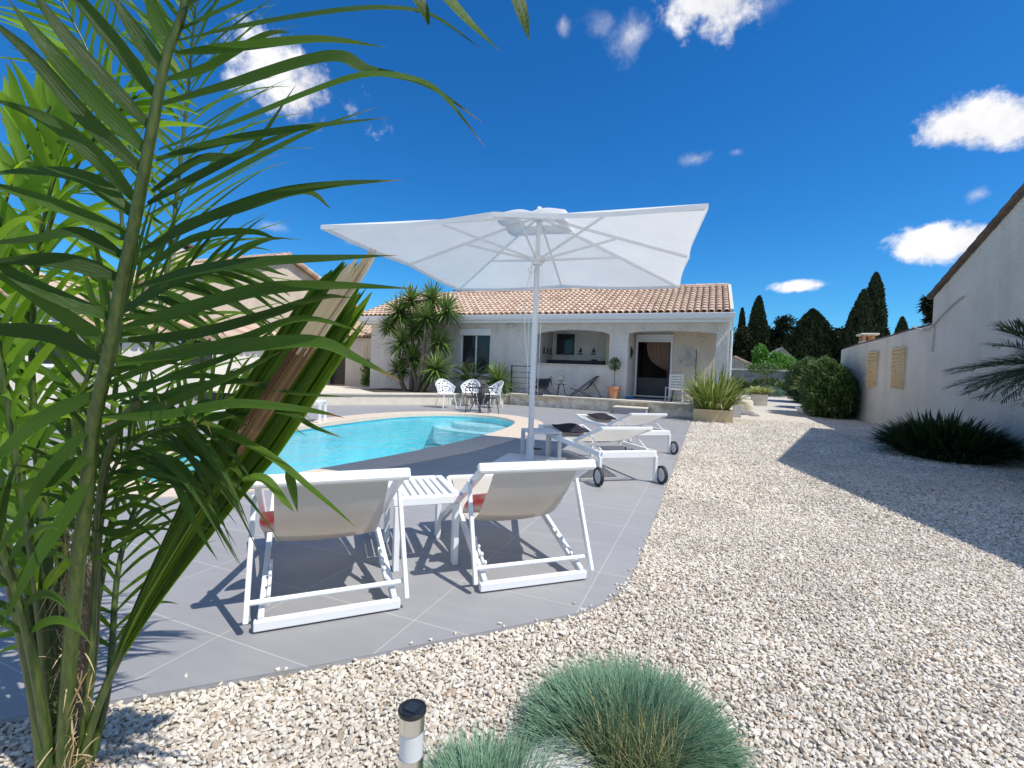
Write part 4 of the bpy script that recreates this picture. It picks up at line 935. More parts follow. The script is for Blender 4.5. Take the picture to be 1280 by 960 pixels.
# ------------------------------------------------------------------ deckchairs (x = across, y = forward to pool)
def deckchair(label, loc, rz):
    t = thing('deckchair', label, 'deckchair', loc, rz, 'white deckchairs facing the pool')
    W = .345
    # base frame A : rear bar on the ground, rails rising to the seat front
    mb = MB(); mb.box((0,0,.032),(2*W-.02,.04,.046),None,.004); mb.build('rear_bar', 'white_metal', t)
    mb = MB()
    for s_ in (-1,1): mb.bar((s_*(W-.04),.0,.05),(s_*(W-.05),1.06,.40),.026,.05)
    mb.bar((-W+.06,1.07,.405),(W-.06,1.07,.405),.05,.035); mb.build('seat_frame', 'white_metal', t)
    for s_ in (-1,1):
        mb = MB(); mb.bar((s_*(W-.066),.07,.095),(s_*(W-.066),.36,.19),.016,.03)
        for k in range(4): mb.box((s_*(W-.066),.09+.07*k,.125+.023*k),(.0155,.022,.035),Matrix.Rotation(.5,3,'X'),.003)
        mb.build('notch_rack', 'white_metal', t)
    # back frame B : top bar at the rear, rails down to a front ground bar
    mb = MB()
    for s_ in (-1,1): mb.bar((s_*(W-.015),.03,.685),(s_*(W-.015),1.18,.03),.028,.05)
    mb.build('back_frame', 'white_metal', t)
    mb = MB(); mb.box((0,0,.70),(2*W+.045,.045,.056),Matrix.Rotation(-.5,3,'X'),.008); mb.build('top_rail', 'white_metal', t)
    # prop C
    for s_ in (-1,1): mb = MB(); mb.bar((s_*(W+.012),.22,.585),(s_*(W+.02),-.02,.055),.022,.034); mb.build('prop_leg', 'white_metal', t)
    mb = MB(); mb.tube([(-W-.02,.035,.125),(W+.02,.035,.125)],.013,10); mb.build('prop_bar', 'white_metal', t)
    for s_ in (-1,1): mb = MB(); mb.bar((s_*(W+.012),.10,.56),(s_*(W+.012),.64,.43),.04,.022) ; mb.build('armrest', 'white_metal', t) if False else None
    # sling
    mb = MB(); P_ = catmull([(0,.02,.675),(0,.16,.50),(0,.34,.325),(0,.55,.245),(0,.80,.285),(0,1.06,.415)], 7); HW = .265
    for th in (0,-.003):
        for i in range(len(P_)-1):
            for k in range(10):
                x0, x1 = -HW+2*HW*k/10, -HW+2*HW*(k+1)/10
                sag = lambda x, i_: V((x,0,th)) + P_[i_] + V((0,0,-.018*(1-(x/HW)**2)*sin(pi*i_/(len(P_)-1))))
                mb.quad(sag(x0,i), sag(x1,i), sag(x1,i+1), sag(x0,i+1))
    mb.build('sling', 'sling', t, smooth=True)
    return t
dc = deckchair('white deckchair nearer to the palm, standing left of the slatted table', (-1.655,1.825,0), atan2(.69,.72) if False else radians(46.3))
dc2 = dup(dc, (-.885,2.635,0), radians(42.3), 'white deckchair right of the slatted table, nearer the gravel corner')
def towel(loc, rz, label, mt):
    mb = MB(); n = 14
    top = []
    for i in range(n+1):
        for k in range(n+1):
            u, v = i/n*2-1, k/n*2-1; h = .055*(1-abs(u)**2.6)*(1-abs(v)**2.6)
            top.append((u*.25*(1-.06*v*v), v*.16*(1-.08*u*u), h))
    vs = top + [(x,y,-z*.7) for x,y,z in top]; fs = []
    m_ = (n+1)**2
    for i in range(n):
        for k in range(n):
            a = i*(n+1)+k; fs.append((a,a+n+1,a+n+2,a+1)); fs.append((m_+a,m_+a+1,m_+a+n+2,m_+a+n+1))
    mb.raw(vs, fs); o = mb.build('cushion', mt, smooth=True); tag(o, label, 'cushion'); return o
for (bx_, by_, br_), lab in (((-1.655,1.825,46.3),'red and white cushion lying on the sling of the left deckchair'), ((-.885,2.635,42.3),'red and white cushion lying on the sling of the right deckchair')):
    a = radians(br_); p = V((bx_,by_,0)) + Matrix.Rotation(a,3,'Z') @ V((-.06,.36,.40)); o = towel(p, a, lab, 'pattern_cloth'); o.location = p; o.rotation_euler = (radians(-38),0,a)
    o.data.materials[0] = MATS['pattern_cloth']; o.scale = (1.12,1.0,1.0)

# ------------------------------------------------------------------ sun loungers (x forward from head to foot)
def lounger(label, loc, rz):
    t = thing('sun_lounger', label, 'sun lounger', loc, rz, 'wheeled white sun loungers on the deck')
    W = .36; Lg = 2.1
    mb = MB()
    for s_ in (-1,1):
        pts_ = [(.03,.34),(1.5,.34),(1.8,.355),(Lg,.41)]
        for (a, za), (b, zb) in zip(pts_, pts_[1:]): mb.bar((a,s_*W,za),(b,s_*W,zb),.03,.065)
    mb.box((.03,0,.335),(.04,2*W-.03,.075),None,.004); mb.box((Lg-.01,0,.41),(.04,2*W-.03,.05),None,.004); mb.box((.80,0,.33),(.03,2*W-.03,.04),None,.003)
    mb.build('frame', 'white_metal', t)
    for s_ in (-1,1):
        mb = MB(); mb.box((.03,s_*(W+.0),.165),(.05,.034,.30),None,.003); mb.build('leg', 'white_metal', t)
        mb = MB(); mb.box((1.72,s_*(W+.0),.160),(.05,.034,.32),None,.003); mb.build('leg', 'white_metal', t)
        # wheel
        wc = V((.0-.04,s_*(W+.045),.105)); R_ = .105
        mb = MB(); n_ = 28; prof_ = [(R_,-.016),(R_,.016),(R_-.024,.016),(R_-.024,-.016),(R_,-.016)]
        b_ = len(mb.v)
        for r_, off in prof_:
            for k in range(n_): mb.v.append((wc.x+r_*cos(2*pi*k/n_), wc.y+off, wc.z+r_*sin(2*pi*k/n_)))
        for i in range(4):
            for k in range(n_): mb.f.append((b_+i*n_+k,b_+i*n_+(k+1)%n_,b_+(i+1)*n_+(k+1)%n_,b_+(i+1)*n_+k)); mb.t.append(.5)
        wo_ = mb.build('wheel', 'rubber', t)
        mb = MB(); mb.tube([(wc.x,wc.y-.01,wc.z),(wc.x,wc.y+.01,wc.z)],R_-.026,24); mb.tube([(wc.x,wc.y-.018,wc.z),(wc.x,wc.y+.018,wc.z)],.022,12); mb.build('wheel_disc','wheel_disc',wo_)
    # backrest raised towards the wheels
    hx, hz = .86, .37; tx_, tz_ = .08, .63
    mb = MB()
    for s_ in (-1,1): mb.bar((hx,s_*(W-.035),hz),(tx_,s_*(W-.035),tz_),.026,.04)
    mb.bar((tx_,-W+.03,tz_),(tx_,W-.03,tz_),.034,.034); mb.build('backrest_frame', 'white_metal', t)
    mb = MB()
    for s_ in (-1,1): mb.bar((.42,s_*(W-.06),.51),(.10,s_*(W-.06),.36),.014,.014)
    mb.bar((.10,-W+.04,.36),(.10,W-.04,.36),.018,.018); mb.build('backrest_prop', 'white_metal', t)
    mb = MB(); hw = W-.045
    for i in range(10):
        for k in range(8):
            f_ = lambda a, b: V((tx_+(hx-tx_)*a, -hw+2*hw*b, tz_+(hz-tz_)*a - .06*sin(pi*a)*(1-(2*b-1)**2*.5)))
            mb.quad(f_(i/10,k/8), f_(i/10,(k+1)/8), f_((i+1)/10,(k+1)/8), f_((i+1)/10,k/8))
    mb.build('back_sling', 'sling', t, smooth=True)
    mb = MB()
    for i in range(16):
        for k in range(8):
            def f_(a, b):
                x = .84+(Lg-.86)*a; z = .365 + (.06*max(0,(x-1.5)/.6)); return V((x, -hw+2*hw*b, z - .035*sin(pi*a)*(1-(2*b-1)**2*.5)))
            mb.quad(f_(i/16,k/8), f_((i+1)/16,k/8), f_((i+1)/16,(k+1)/8), f_(i/16,(k+1)/8))
    mb.build('seat_sling', 'sling', t, smooth=True)
    return t
LR = atan2(.78,-.62)
lg = lounger('nearer white sun lounger with raised beige backrest beside the parasol', (-.79,5.60,0), LR)
lg2 = dup(lg, (-.80,7.92,0), LR, 'farther white sun lounger with raised beige backrest toward the house')
def bcush(loc, rz, label):
    mb = MB(); n = 12; top = []
    for i in range(n+1):
        for k in range(n+1):
            u, v = i/n*2-1, k/n*2-1; h = .05*(1-abs(u)**3)*(1-abs(v)**3)+.008*sin(5*u+2*v)
            top.append((u*.27*(1-.05*v*v), v*.22*(1-.05*u*u), h + .05*u*u*0))
    m_ = (n+1)**2; vs = top+[(x,y,-abs(z)*.5) for x,y,z in top]; fs = []
    for i in range(n):
        for k in range(n): a = i*(n+1)+k; fs.append((a,a+n+1,a+n+2,a+1)); fs.append((m_+a,m_+a+1,m_+a+n+2,m_+a+n+1))
    mb.raw(vs, fs); o = mb.build('black_cushion', 'black_cloth', smooth=True); o.location = loc; o.rotation_euler = (0,radians(-6),rz); tag(o, label, 'cushion', 'black cushions on the loungers')
for (bx_, by_), lab in (((-.79,5.60),'black cushion on the foot end of the nearer sun lounger'),((-.80,7.92),'black cushion on the foot end of the farther sun lounger')):
    p = V((bx_,by_,0)) + Matrix.Rotation(LR,3,'Z') @ V((1.72,0,.425)); bcush(p, LR, lab)

# ------------------------------------------------------------------ terrace furniture
def black_chair(label, p, rz):
    t = thing('folding_chair', label, 'chair', p, rz, 'black folding loungers on the terrace')
    W = .27
    for s_ in (-1,1):
        mb = MB(); mb.bar((s_*W,-.35,.02),(s_*W,.42,.30),.022,.03); mb.build('seat_rail', 'black_metal', t)
        mb = MB(); mb.bar((s_*(W-.02),.42,.02),(s_*(W-.02),-.50,.74),.022,.03); mb.build('back_rail', 'black_metal', t)
        mb = MB(); mb.bar((s_*(W+.02),-.62,.02),(s_*(W+.02),-.28,.55),.02,.028); mb.build('prop_leg', 'black_metal', t)
    for a_, b_, r_ in ((.42,.02,.014),(-.62,.02,.014),(-.50,.74,.02)): mb = MB(); mb.tube([(-W,a_,b_),(W,a_,b_)],r_,6); mb.build('cross_bar', 'black_metal', t)
    P_ = catmull([(0,-.5,.74),(0,-.28,.46),(0,-.08,.26),(0,.15,.22),(0,.42,.31)],5); mb = MB()
    for a, b in zip(P_, P_[1:]): mb.quad(a+V((-W+.03,0,0)), a+V((W-.03,0,0)), b+V((W-.03,0,0)), b+V((-W+.03,0,0)))
    mb.build('sling', 'dark_sling', t, smooth=True); return t
a1 = aty(676,494,16.75); bc = black_chair('black folding lounger on the terrace beside the parasol pole', (a1.x+.02,16.62,TZ), radians(176))
a2 = aty(728,497,16.6); dup(bc, (a2.x-.0,16.60,TZ), radians(112), 'black folding lounger on the terrace right of the flower table')
q = aty(700,494,16.65); ft = thing('flower_table', 'small round black three-legged table on the terrace between black loungers', 'table', (q.x,16.65,TZ))
mb = MB(); mb.lathe([(0,.40),(.2,.40),(.2,.42),(0,.42)],(0,0,0),20); mb.build('tabletop', 'black_metal', ft)
for k in range(3): a = k*2.094+.4; mb = MB(); mb.tube([(.10*cos(a),.10*sin(a),.40),(.2*cos(a),.2*sin(a),0)],.014,6); mb.build('leg','black_metal',ft)
fv = thing('flower_vase', 'small glass of white flowers standing on the round black table', 'flowers', (q.x+.02,16.63,TZ+.421))
mb = MB(); mb.lathe([(.045,0),(.055,.06),(.05,.11)],(0,0,0),14); mb.build('vase','frosted',fv,smooth=True)
mb = MB()
for i in range(200):
    a, b = random.random()*6.28, random.random()*pi/2; r_ = .10; p = V((r_*cos(a)*cos(b), r_*sin(a)*cos(b), .17+r_*sin(b))); mb.blade(p, p-V((0,0,.15)), .045, .04, .1, 2)
mb.build('blossoms','flower_white',fv)
mb = MB()
for i in range(40): a = random.random()*6.28; mb.blade((.02*cos(a),.02*sin(a),.1),(cos(a),sin(a),.5),.12,.035,.4,3)
mb.build('leaves','bright_leaf',fv)
# potted olive tree
q = aty(767,497,16.72); pt = thing('potted_olive_tree', 'small standard tree in a terracotta pot between hatch and porch door', 'potted tree', (q.x,16.70,TZ))
mb = MB(); mb.lathe([(.15,0),(.21,.33),(.235,.335),(.24,.42),(.20,.42),(.19,.36),(0,.36)],(0,0,0),24,cap=False); mb.build('pot','terracotta',pt,smooth=False)
mb = MB(); mb.lathe([(0,.362),(.19,.362)],(0,0,0),16,cap=False); mb.build('soil','soil',pt)
mb = MB(); mb.tube([(0,0,.36),(.01,0,.7),(0,.01,1.1)],[.014,.012,.01],7); mb.build('trunk','bark',pt)
mb = MB()
for i in range(420):
    d = V((random.gauss(0,1),random.gauss(0,1),random.gauss(0,.9))).normalized(); r_ = .2*random.random()**.4; mb.blade(V((0,0,1.2))+d*r_*V((1,1,1)).length*.58*1.0, d+V((0,0,.4)), .09,.03,.2,2)
mb.build('crown','oleander_leaf',pt)
# blue bowl near the door
q = aty(787,497,16.9); mb = MB(); mb.lathe([(.10,0),(.17,.09),(.16,.09),(.09,.015),(0,.015)],(0,0,0),20,cap=False); o = mb.build('blue_bowl','blue_plastic'); o.location = (q.x,16.8,TZ+.002); tag(o,'small blue bowl on the terrace floor by the porch door','bowl')
# doormat
mb = MB(); mb.bb(-2.55,-1.3,17.9,18.5,TZ+.002,TZ+.02,.004); o = mb.build('doormat','black_cloth',loc=(-1.9,18.2,TZ)); tag(o,'dark doormat in front of the porch door','mat')
# white chair and table by the planter
wc = thing('white_garden_chair','white slatted garden chair by the porch door','chair',(-1.05,17.2,TZ),radians(200))
for a in (-1,1):
    for b in (-1,1): mb = MB(); mb.box((a*.22,b*.2,.22),(.035,.035,.44),None,.003); mb.build('leg','white_metal',wc)
mb = MB(); mb.box((0,0,.45),(.5,.46,.03),None,.005); mb.build('seat','white_metal',wc)
mb = MB(); 
for a in (-.22,.22): mb.box((a,.21,.68),(.035,.03,.46),None,.003)
for i in range(5): mb.box((0,.21,.52+i*.09),(.42,.02,.05),None,.003)
mb.build('backrest','white_metal',wc)
q = aty(856,493,16.5); wt = thing('terrace_table','low table with pale top and black legs beside the white garden chair','table',(-.72,16.55,TZ),radians(5))
mb = MB(); mb.box((0,0,.42),(.85,.5,.03),None,.005); mb.build('tabletop','plinth_cream',wt)
for a in (-1,1):
    for b in (-1,1): mb = MB(); mb.tube([(a*.3,b*.16,.41),(a*.36,b*.2,0)],.015,6); mb.build('leg','black_metal',wt)
# railing beside the terrace
rl = thing('railing','grey metal railing at the left end of the terrace','railing',(0,0,0))
rx0, rx1, ry = -6.80, -6.02, 16.62
for x in (rx0,rx1): mb = MB(); mb.bb(x-.02,x+.02,ry-.02,ry+.02,TZ,1.46); mb.build('post','black_metal',rl)
mb = MB(); mb.bb(rx0+.021,rx1-.021,ry-.015,ry+.015,1.42,1.45)
for i in range(4): mb.bb(rx0+.021,rx1-.021,ry-.008,ry+.008,.6+i*.2,.616+i*.2)
mb.build('rails','black_metal',rl)

# white perforated chairs round the black table
def shell_chair(label, p, rz):
    t = thing('perforated_chair', label, 'chair', p, rz, 'white perforated chairs at the black table')
    for a in (-1,1):
        for b in (-1,1): mb = MB(); mb.tube([(a*.18,b*.17,.44),(a*.25,b*.25,0)],.014,8); mb.build('leg','white_metal',t)
    mb = MB(); NU, NV = 40, 22; r2 = random.Random(4); holes = []
    for _ in range(900):
        h = (r2.uniform(.03,.97)*NU, r2.uniform(.10,.93)*NV, r2.uniform(.9,1.7))
        if all((h[0]-q[0])**2+(h[1]-q[1])**2 > (h[2]+q[2]+.9)**2 for q in holes): holes.append(h)
    def sp_(u, v):
        a = pi*(1.0*u)+0.0                                            # tub wraps round from arm to arm
        rr = .27+.07*v; hgt = .46 + v*(.20+.24*sin(a)**1.5)
        return V((cos(a)*rr, sin(a)*rr*.9+.02, hgt))
    S_ = 2
    for i in range(NU*S_):
        for k in range(NV*S_):
            cu, cv = (i+.5)/S_, (k+.5)/S_
            if any((cu-q[0])**2+(cv-q[1])**2 < q[2]**2 for q in holes): continue
            u0,u1,v0,v1 = i/NU/S_,(i+1)/NU/S_,k/NV/S_,(k+1)/NV/S_; mb.quad(sp_(u0,v0),sp_(u1,v0),sp_(u1,v1),sp_(u0,v1))
    for i in range(NU): u0,u1 = i/NU,(i+1)/NU; mb.tube([sp_(u0,1),sp_(u1,1)],.013,6)
    mb.build('shell','white_metal',t)
    mb = MB(); mb.lathe([(0,.44),(.25,.44),(.28,.455),(.25,.465),(0,.46)],(0,0,0),24); mb.build('seat','white_metal',t); return t
c1 = g(559,511); c2 = g(584,507.5); c3 = g(622,510); tcn = g(602,514)
sc1 = shell_chair('white perforated chair left of the black table, seen side on', (c1.x-.22,c1.y+.3,0), radians(60))
dup(sc1, (c2.x,c2.y+.15,0), radians(10), 'white perforated chair behind the black table, nearest the cycad')
dup(sc1, (c3.x-.15,c3.y-.1,0), radians(-35), 'white perforated chair right of the black table, by the stone wall')
bt = thing('round_black_table','black metal bistro table with glass top between the white perforated chairs','table',(tcn.x,tcn.y-.1,0))
mb = MB(); mb.lathe([(.0,.70),(.40,.70),(.40,.71),(0,.71)],(0,0,0),28); mb.build('glass_top','table_glass',bt)
mb = MB(); mb.tube([(.40*cos(i*pi/16),.40*sin(i*pi/16),.705) for i in range(33)],.012,6); mb.tube([(.2*cos(i*pi/8),.2*sin(i*pi/8),.32) for i in range(17)],.008,6); mb.build('rim','black_metal',bt)
for k in range(4): a = k*pi/2+.5; mb = MB(); mb.tube(catmull([(.36*cos(a),.36*sin(a),.70),(.18*cos(a),.18*sin(a),.34),(.33*cos(a),.33*sin(a),0)],5),.013,6); mb.build('leg','black_metal',bt)
def bistro(label, p, rz):
    t = thing('bistro_chair',label,'chair',p,rz,'black bistro chairs at the table')
    for a in (-1,1):
        for b in (-1,1): mb = MB(); mb.tube([(a*.16,b*.15,.44),(a*.2,b*.2,0)],.011,6); mb.build('leg','black_metal',t)
    mb = MB(); mb.lathe([(0,.44),(.19,.44),(.19,.46),(0,.46)],(0,0,0),18); mb.build('seat','black_metal',t)
    mb = MB(); mb.tube(catmull([(-.18,-.14,.45),(-.2,-.2,.68),(-.12,-.22,.8),(0,-.23,.83),(.12,-.22,.8),(.2,-.2,.68),(.18,-.14,.45)],5),.012,6); mb.tube([(0,-.23,.83),(0,-.18,.46)],.008,6); mb.build('backrest','black_metal',t); return t
bq = g(591,516); b0 = bistro('black bistro chair in front of the table on its left', (bq.x,bq.y,0), radians(20))
bq = g(611,517); dup(b0, (bq.x,bq.y,0), radians(-25), 'black bistro chair in front of the table on its right')

# ------------------------------------------------------------------ far-side pool furniture behind the palm
q = g(396,528); wt2 = thing('white_pool_table','white square table at the far side of the pool','table',(q.x-.15,q.y,0),radians(30))
mb = MB(); mb.box((0,0,.44),(.5,.5,.04),None,.004); mb.build('tabletop','white_metal',wt2)
for a in (-1,1):
    for b in (-1,1): mb = MB(); mb.box((a*.225,b*.225,.21),(.05,.05,.42),None,.003); mb.build('leg','white_metal',wt2)
for k, ((px,py),rz,lab) in enumerate((((350,528),radians(-40),'far white pool chair with raised back beside the terracotta pots'),((285,540),radians(-50),'second white pool chair glimpsed between the fronds'))):
    q = g(px,py)
    if k == 0:
        rc = thing('pool_chair',lab,'chair',(q.x-.6,q.y,0),rz,'white pool chairs across the water')
        mb = MB(); mb.box((0,0,.32),(.62,1.3,.05),None,.006); mb.build('seat','white_metal',rc)
        mb = MB(); mb.box((0,.80,.62),(.60,.05,.75),Matrix.Rotation(-.4,3,'X'),.01); mb.build('backrest','grey_white_metal',rc)
        for a in (-1,1):
            for b in (-1,1): mb = MB(); mb.box((a*.27,b*.6,.147),(.045,.045,.29),None,.003); mb.build('leg','white_metal',rc)
    else: dup(rc,(q.x-.6,q.y,0),rz,lab)
def terra_pot(p, s, label, leaf='oleander_leaf', n=90, L_=.5):
    t = thing('potted_plant',label,'potted plant',p)
    mb = MB(); mb.lathe([(.24*s,0),(.31*s,.40*s),(.34*s,.41*s),(.35*s,.50*s),(.30*s,.50*s),(.29*s,.44*s),(0,.44*s)],(0,0,0),24,cap=False); mb.build('pot','terracotta',t)
    mb = MB()
    for i in range(n): a = random.random()*6.28; mb.blade((.12*s*cos(a),.12*s*sin(a),.44*s),(cos(a)*random.random(),sin(a)*random.random(),.9),L_*random.uniform(.5,1),.05,.4,5)
    mb.build('leaves',leaf,t); return t
p = aty(258,494,12.2); terra_pot((p.x,12.2,max(0,p.z-.0)),1.0,'broad terracotta pot with low plant near the far poolside, left of the other pot')
p = aty(312,492,12.6); terra_pot((p.x,12.6,max(0,p.z)),.75,'smaller terracotta pot with spiky plant behind the white pool chair','yucca_leaf',70,.75)

# ------------------------------------------------------------------ planters right of the terrace
pl = thing('phormium_planter','long low wooden planter with large striped phormium at the deck end','planter',(.15,15.25,-.02))
x0, x1, y0, y1, hz = -.50,.56,-.27,.45,.36
for nm, b in (('board',(x0,x1,y0,y0+.04)),('board',(x0,x1,y1-.04,y1)),('board',(x0,x0+.04,y0+.041,y1-.041)),('board',(x1-.04,x1,y0+.041,y1-.041))):
    mb = MB(); mb.bb(b[0],b[1],b[2],b[3],0,hz,.004); mb.build(nm,'wood_pale',pl)
mb = MB(); mb.bb(x0+.05,x1-.05,y0+.05,y1-.05,.1,hz-.05); mb.build('soil','soil',pl)
mb = MB()
for i in range(330):
    a = random.random()*6.28; r_ = .34*sqrt(random.random()); o_ = V((.05+r_*1.15*cos(a), .1+r_*.7*sin(a), hz-.06)); lean = random.random()**.7
    d = V((cos(a)*lean*.85+random.gauss(0,.12), sin(a)*lean*.85+random.gauss(0,.12), 1.0)); mb.blade(o_, d, random.uniform(.85,1.7)*(1.05 if lean < .5 else 1), .055, .12+.62*lean*random.random(), 9, .35, t=min(1,max(0,random.gauss(.5,.28))))
mb.build('leaves','phormium_leaf',pl)
q = g(921,521); mb = MB(); mb.lathe([(.16,0),(.17,.5),(.175,.62),(.15,.62),(.14,.5),(0,.5)],(0,0,0),4,cap=False); o = mb.build('grey_planter','grey_block'); o.location = (q.x,q.y+.1,-.02); o.rotation_euler=(0,0,radians(45+5)); tag(o,'tall square grey planter just right of the phormium','planter')
q = g(931,517); mb = MB(); mb.lathe([(.2,0),(.24,.22),(.25,.42),(.2,.5),(.12,.5),(.1,.44),(0,.44)],(0,0,0),20,cap=False); o = mb.build('stone_pot','plinth_cream',smooth=True); o.location=(q.x+.05,q.y+.4,-.02); tag(o,'weathered cream stone pot behind the tall grey planter','pot')
def rock(name, p, s, mt, label, cat='rock', seed=1):
    bm = bmesh.new(); bmesh.ops.create_icosphere(bm, subdivisions=4, radius=1); r_ = random.Random(seed)
    cuts = [(V((r_.gauss(0,1),r_.gauss(0,1),r_.gauss(0,1))).normalized(), r_.uniform(.6,.9)) for _ in range(14)]
    from mathutils import noise
    for v in bm.verts:
        for nn, dd in cuts:
            q_ = v.co.dot(nn)
            if q_ > dd: v.co -= nn*(q_-dd)*.8
        v.co += v.co*noise.noise(v.co*3+V((seed,0,0)))*.06; v.co = V((v.co.x*s[0],v.co.y*s[1],v.co.z*s[2]))
    me = bpy.data.meshes.new(name); bm.to_mesh(me); bm.free(); me.materials.append(MATS[mt]); me.polygons.foreach_set('use_smooth',[True]*len(me.polygons))
    o = bpy.data.objects.new(name, me); col.objects.link(o); o.location = p; tag(o,label,cat); return o
q = g(935,518); rock('rock',(q.x,q.y,.02),(.26,.2,.13),'grey_stone','larger flat brown stone on the gravel beside the grey planter',seed=3)
q = g(943,519); rock('rock',(q.x,q.y-.1,.0),(.18,.14,.08),'grey_stone','smaller flat stone lying at the gravel edge right of the larger one',seed=5)
q = g(936,499); bp = thing('box_planter','cream square planter with yellow green plant behind the phormium','planter',(q.x-.05,q.y-7,-.02))
mb = MB(); mb.bb(-.35,.35,-.35,.35,0,.55,.01); mb.build('box','plinth_cream',bp)
mb = MB()
for i in range(260): a = random.random()*6.28; mb.blade((.2*cos(a),.2*sin(a),.5),(cos(a)*random.random(),sin(a)*random.random(),.9),random.uniform(.5,1.0),.05,.5,6,t=random.uniform(.5,1))
mb.build('leaves','phormium_leaf',bp)
q = g(1011,516); mb = MB(); mb.lathe([(.22,0),(.34,.12),(.40,.26),(.36,.26),(.28,.12),(0,.12)],(0,0,0),28,cap=False); o = mb.build('white_bowl_planter','white_paint',smooth=True); o.location=(q.x-.1,q.y,-.02); tag(o,'low white bowl planter on the gravel in front of the oleanders','planter')

# ------------------------------------------------------------------ solar lamp, boulder, fescue
p = atd(515.5,884,1.16); zt = p.z
sl_ = thing('solar_lamp','stainless steel solar path lamp with frosted band, standing in the gravel','lamp',(p.x,p.y,-.02))
R_ = .0305; H_ = zt+.02
mb = MB(); mb.lathe([(R_,0),(R_,H_-.115)],(0,0,0),32); mb.build('lower_tube','steel',sl_,smooth=False)
mb = MB(); mb.lathe([(R_-.002,H_-.115),(R_-.002,H_-.052)],(0,0,0),32,cap=False); mb.build('diffuser','frosted',sl_,smooth=True)
mb = MB(); mb.lathe([(R_,H_-.052),(R_,H_-.012)],(0,0,0),32,cap=False); mb.build('upper_band','steel',sl_,smooth=True)
mb = MB(); mb.lathe([(R_+.001,H_-.013),(R_+.0035,H_-.01),(R_+.0035,H_-.002),(R_,H_),(R_-.004,H_-.0015),(0,H_-.0015)],(0,0,0),32,cap=False); cp_ = mb.build('cap','black_plastic',sl_,smooth=False)
mb = MB(); mb.box((0,0,H_),(.030,.030,.002)); mb.build('solar_panel','window_glass',cp_)
q = g(690,985); rock('boulder',(q.x,q.y+.02,-.01),(.20,.15,.13),'boulder','pale grey boulder at the bottom edge between the blue fescue clumps','boulder',seed=9)
def fescue(label, c, R_, n, hmul=1.0):
    t = thing('blue_fescue',label,'grass clump',(c.x,c.y,-.02),0,'blue fescue clumps in the gravel')
    mb = MB()
    for i in range(n):
        a = random.random()*6.28; rr = R_*.72*sqrt(random.random()); u = rr/(R_*.72); cx, cy = rr*cos(a), rr*sin(a)
        d = V((cos(a)*u*1.25+random.gauss(0,.28), sin(a)*u*1.25+random.gauss(0,.28), 1.0))
        L_ = random.uniform(.16,.27)*hmul*(1.05-.15*u); mb.blade((cx,cy,0), d, L_, .0030, .10+.55*u*random.random(), 5, .2, tip=.15)
    mb.build('blades','fescue_leaf',t)
    mb = MB()
    for i in range(n//8):
        a = random.random()*6.28; rr = R_*.36*sqrt(random.random()); cx, cy = .03+rr*cos(a), -.09+rr*sin(a)*1.2
        d = V((random.gauss(0,.45), random.gauss(-.25,.4), .9)); mb.blade((cx,cy,.0), d, random.uniform(.16,.26)*hmul, .0024, .2, 5, .2, tip=.15)
    mb.build('dry_blades','fescue_dry',t); return t
fescue('large rounded blue green fescue clump with dry golden centre on the gravel', V((-.19,1.645,0)), .335, 10500, 1.02)
q = g(615,1010); fescue('smaller blue fescue clump at the bottom edge beside the solar lamp', V((-.50,1.18,0)), .20, 3600, .95)
# ------------------------------------------------------------------ foreground palm
pb_ = V((-1.64,.80,-.02))
palm = thing('feather_palm','large green feather palm with several stems filling the left foreground','palm',tuple(pb_))
def add_palm(mb, name, mt, parent=None, smooth=True):
    o = mb.build(name, mt, parent or palm, smooth=smooth, loc=tuple(pb_)); o.location = (0,0,0) if not parent else (0,0,0)
    return o
RX = [(226,-60,.98),(231,0,.99),(222,35,1.0),(208,70,1.0),(196,130,1.01),(179,220,1.03),(164,300,1.06),(150,365,1.09),(137,440,1.12),(117,530,1.17),(107,630,1.22),(95,730,1.27),(84,870,1.33),(80,960,1.36),(82,1010,1.385)]
rpts = catmull([atd(*p) for p in RX], 5)[::-1]
nr = len(rpts); mb = MB(); mb.tube(rpts, [.0215-.015*(i/(nr-1))**.9 for i in range(nr)], 12)
mf = add_palm(mb, 'frond', 'palm_stem')
NRM = -CF
def pxleaf(mb, P, w, t=None, fold=.22, up=0, n=5, dep=0, tip=.03):
    """leaflet through control points (px,py,depth)"""
    pts = catmull([atd(*p) for p in P], n); k = len(pts); ws = []
    for i in range(k):
        u = i/(k-1); ws.append(.5*w*max(tip, (.45+.55*min(1,u*5))*(1-max(0,(u-.4)/.6)**1.5)))
    nn = (NRM + CU*up).normalized(); mb.strip(pts, ws, nn, fold, random.random() if t is None else t)
mb = MB()
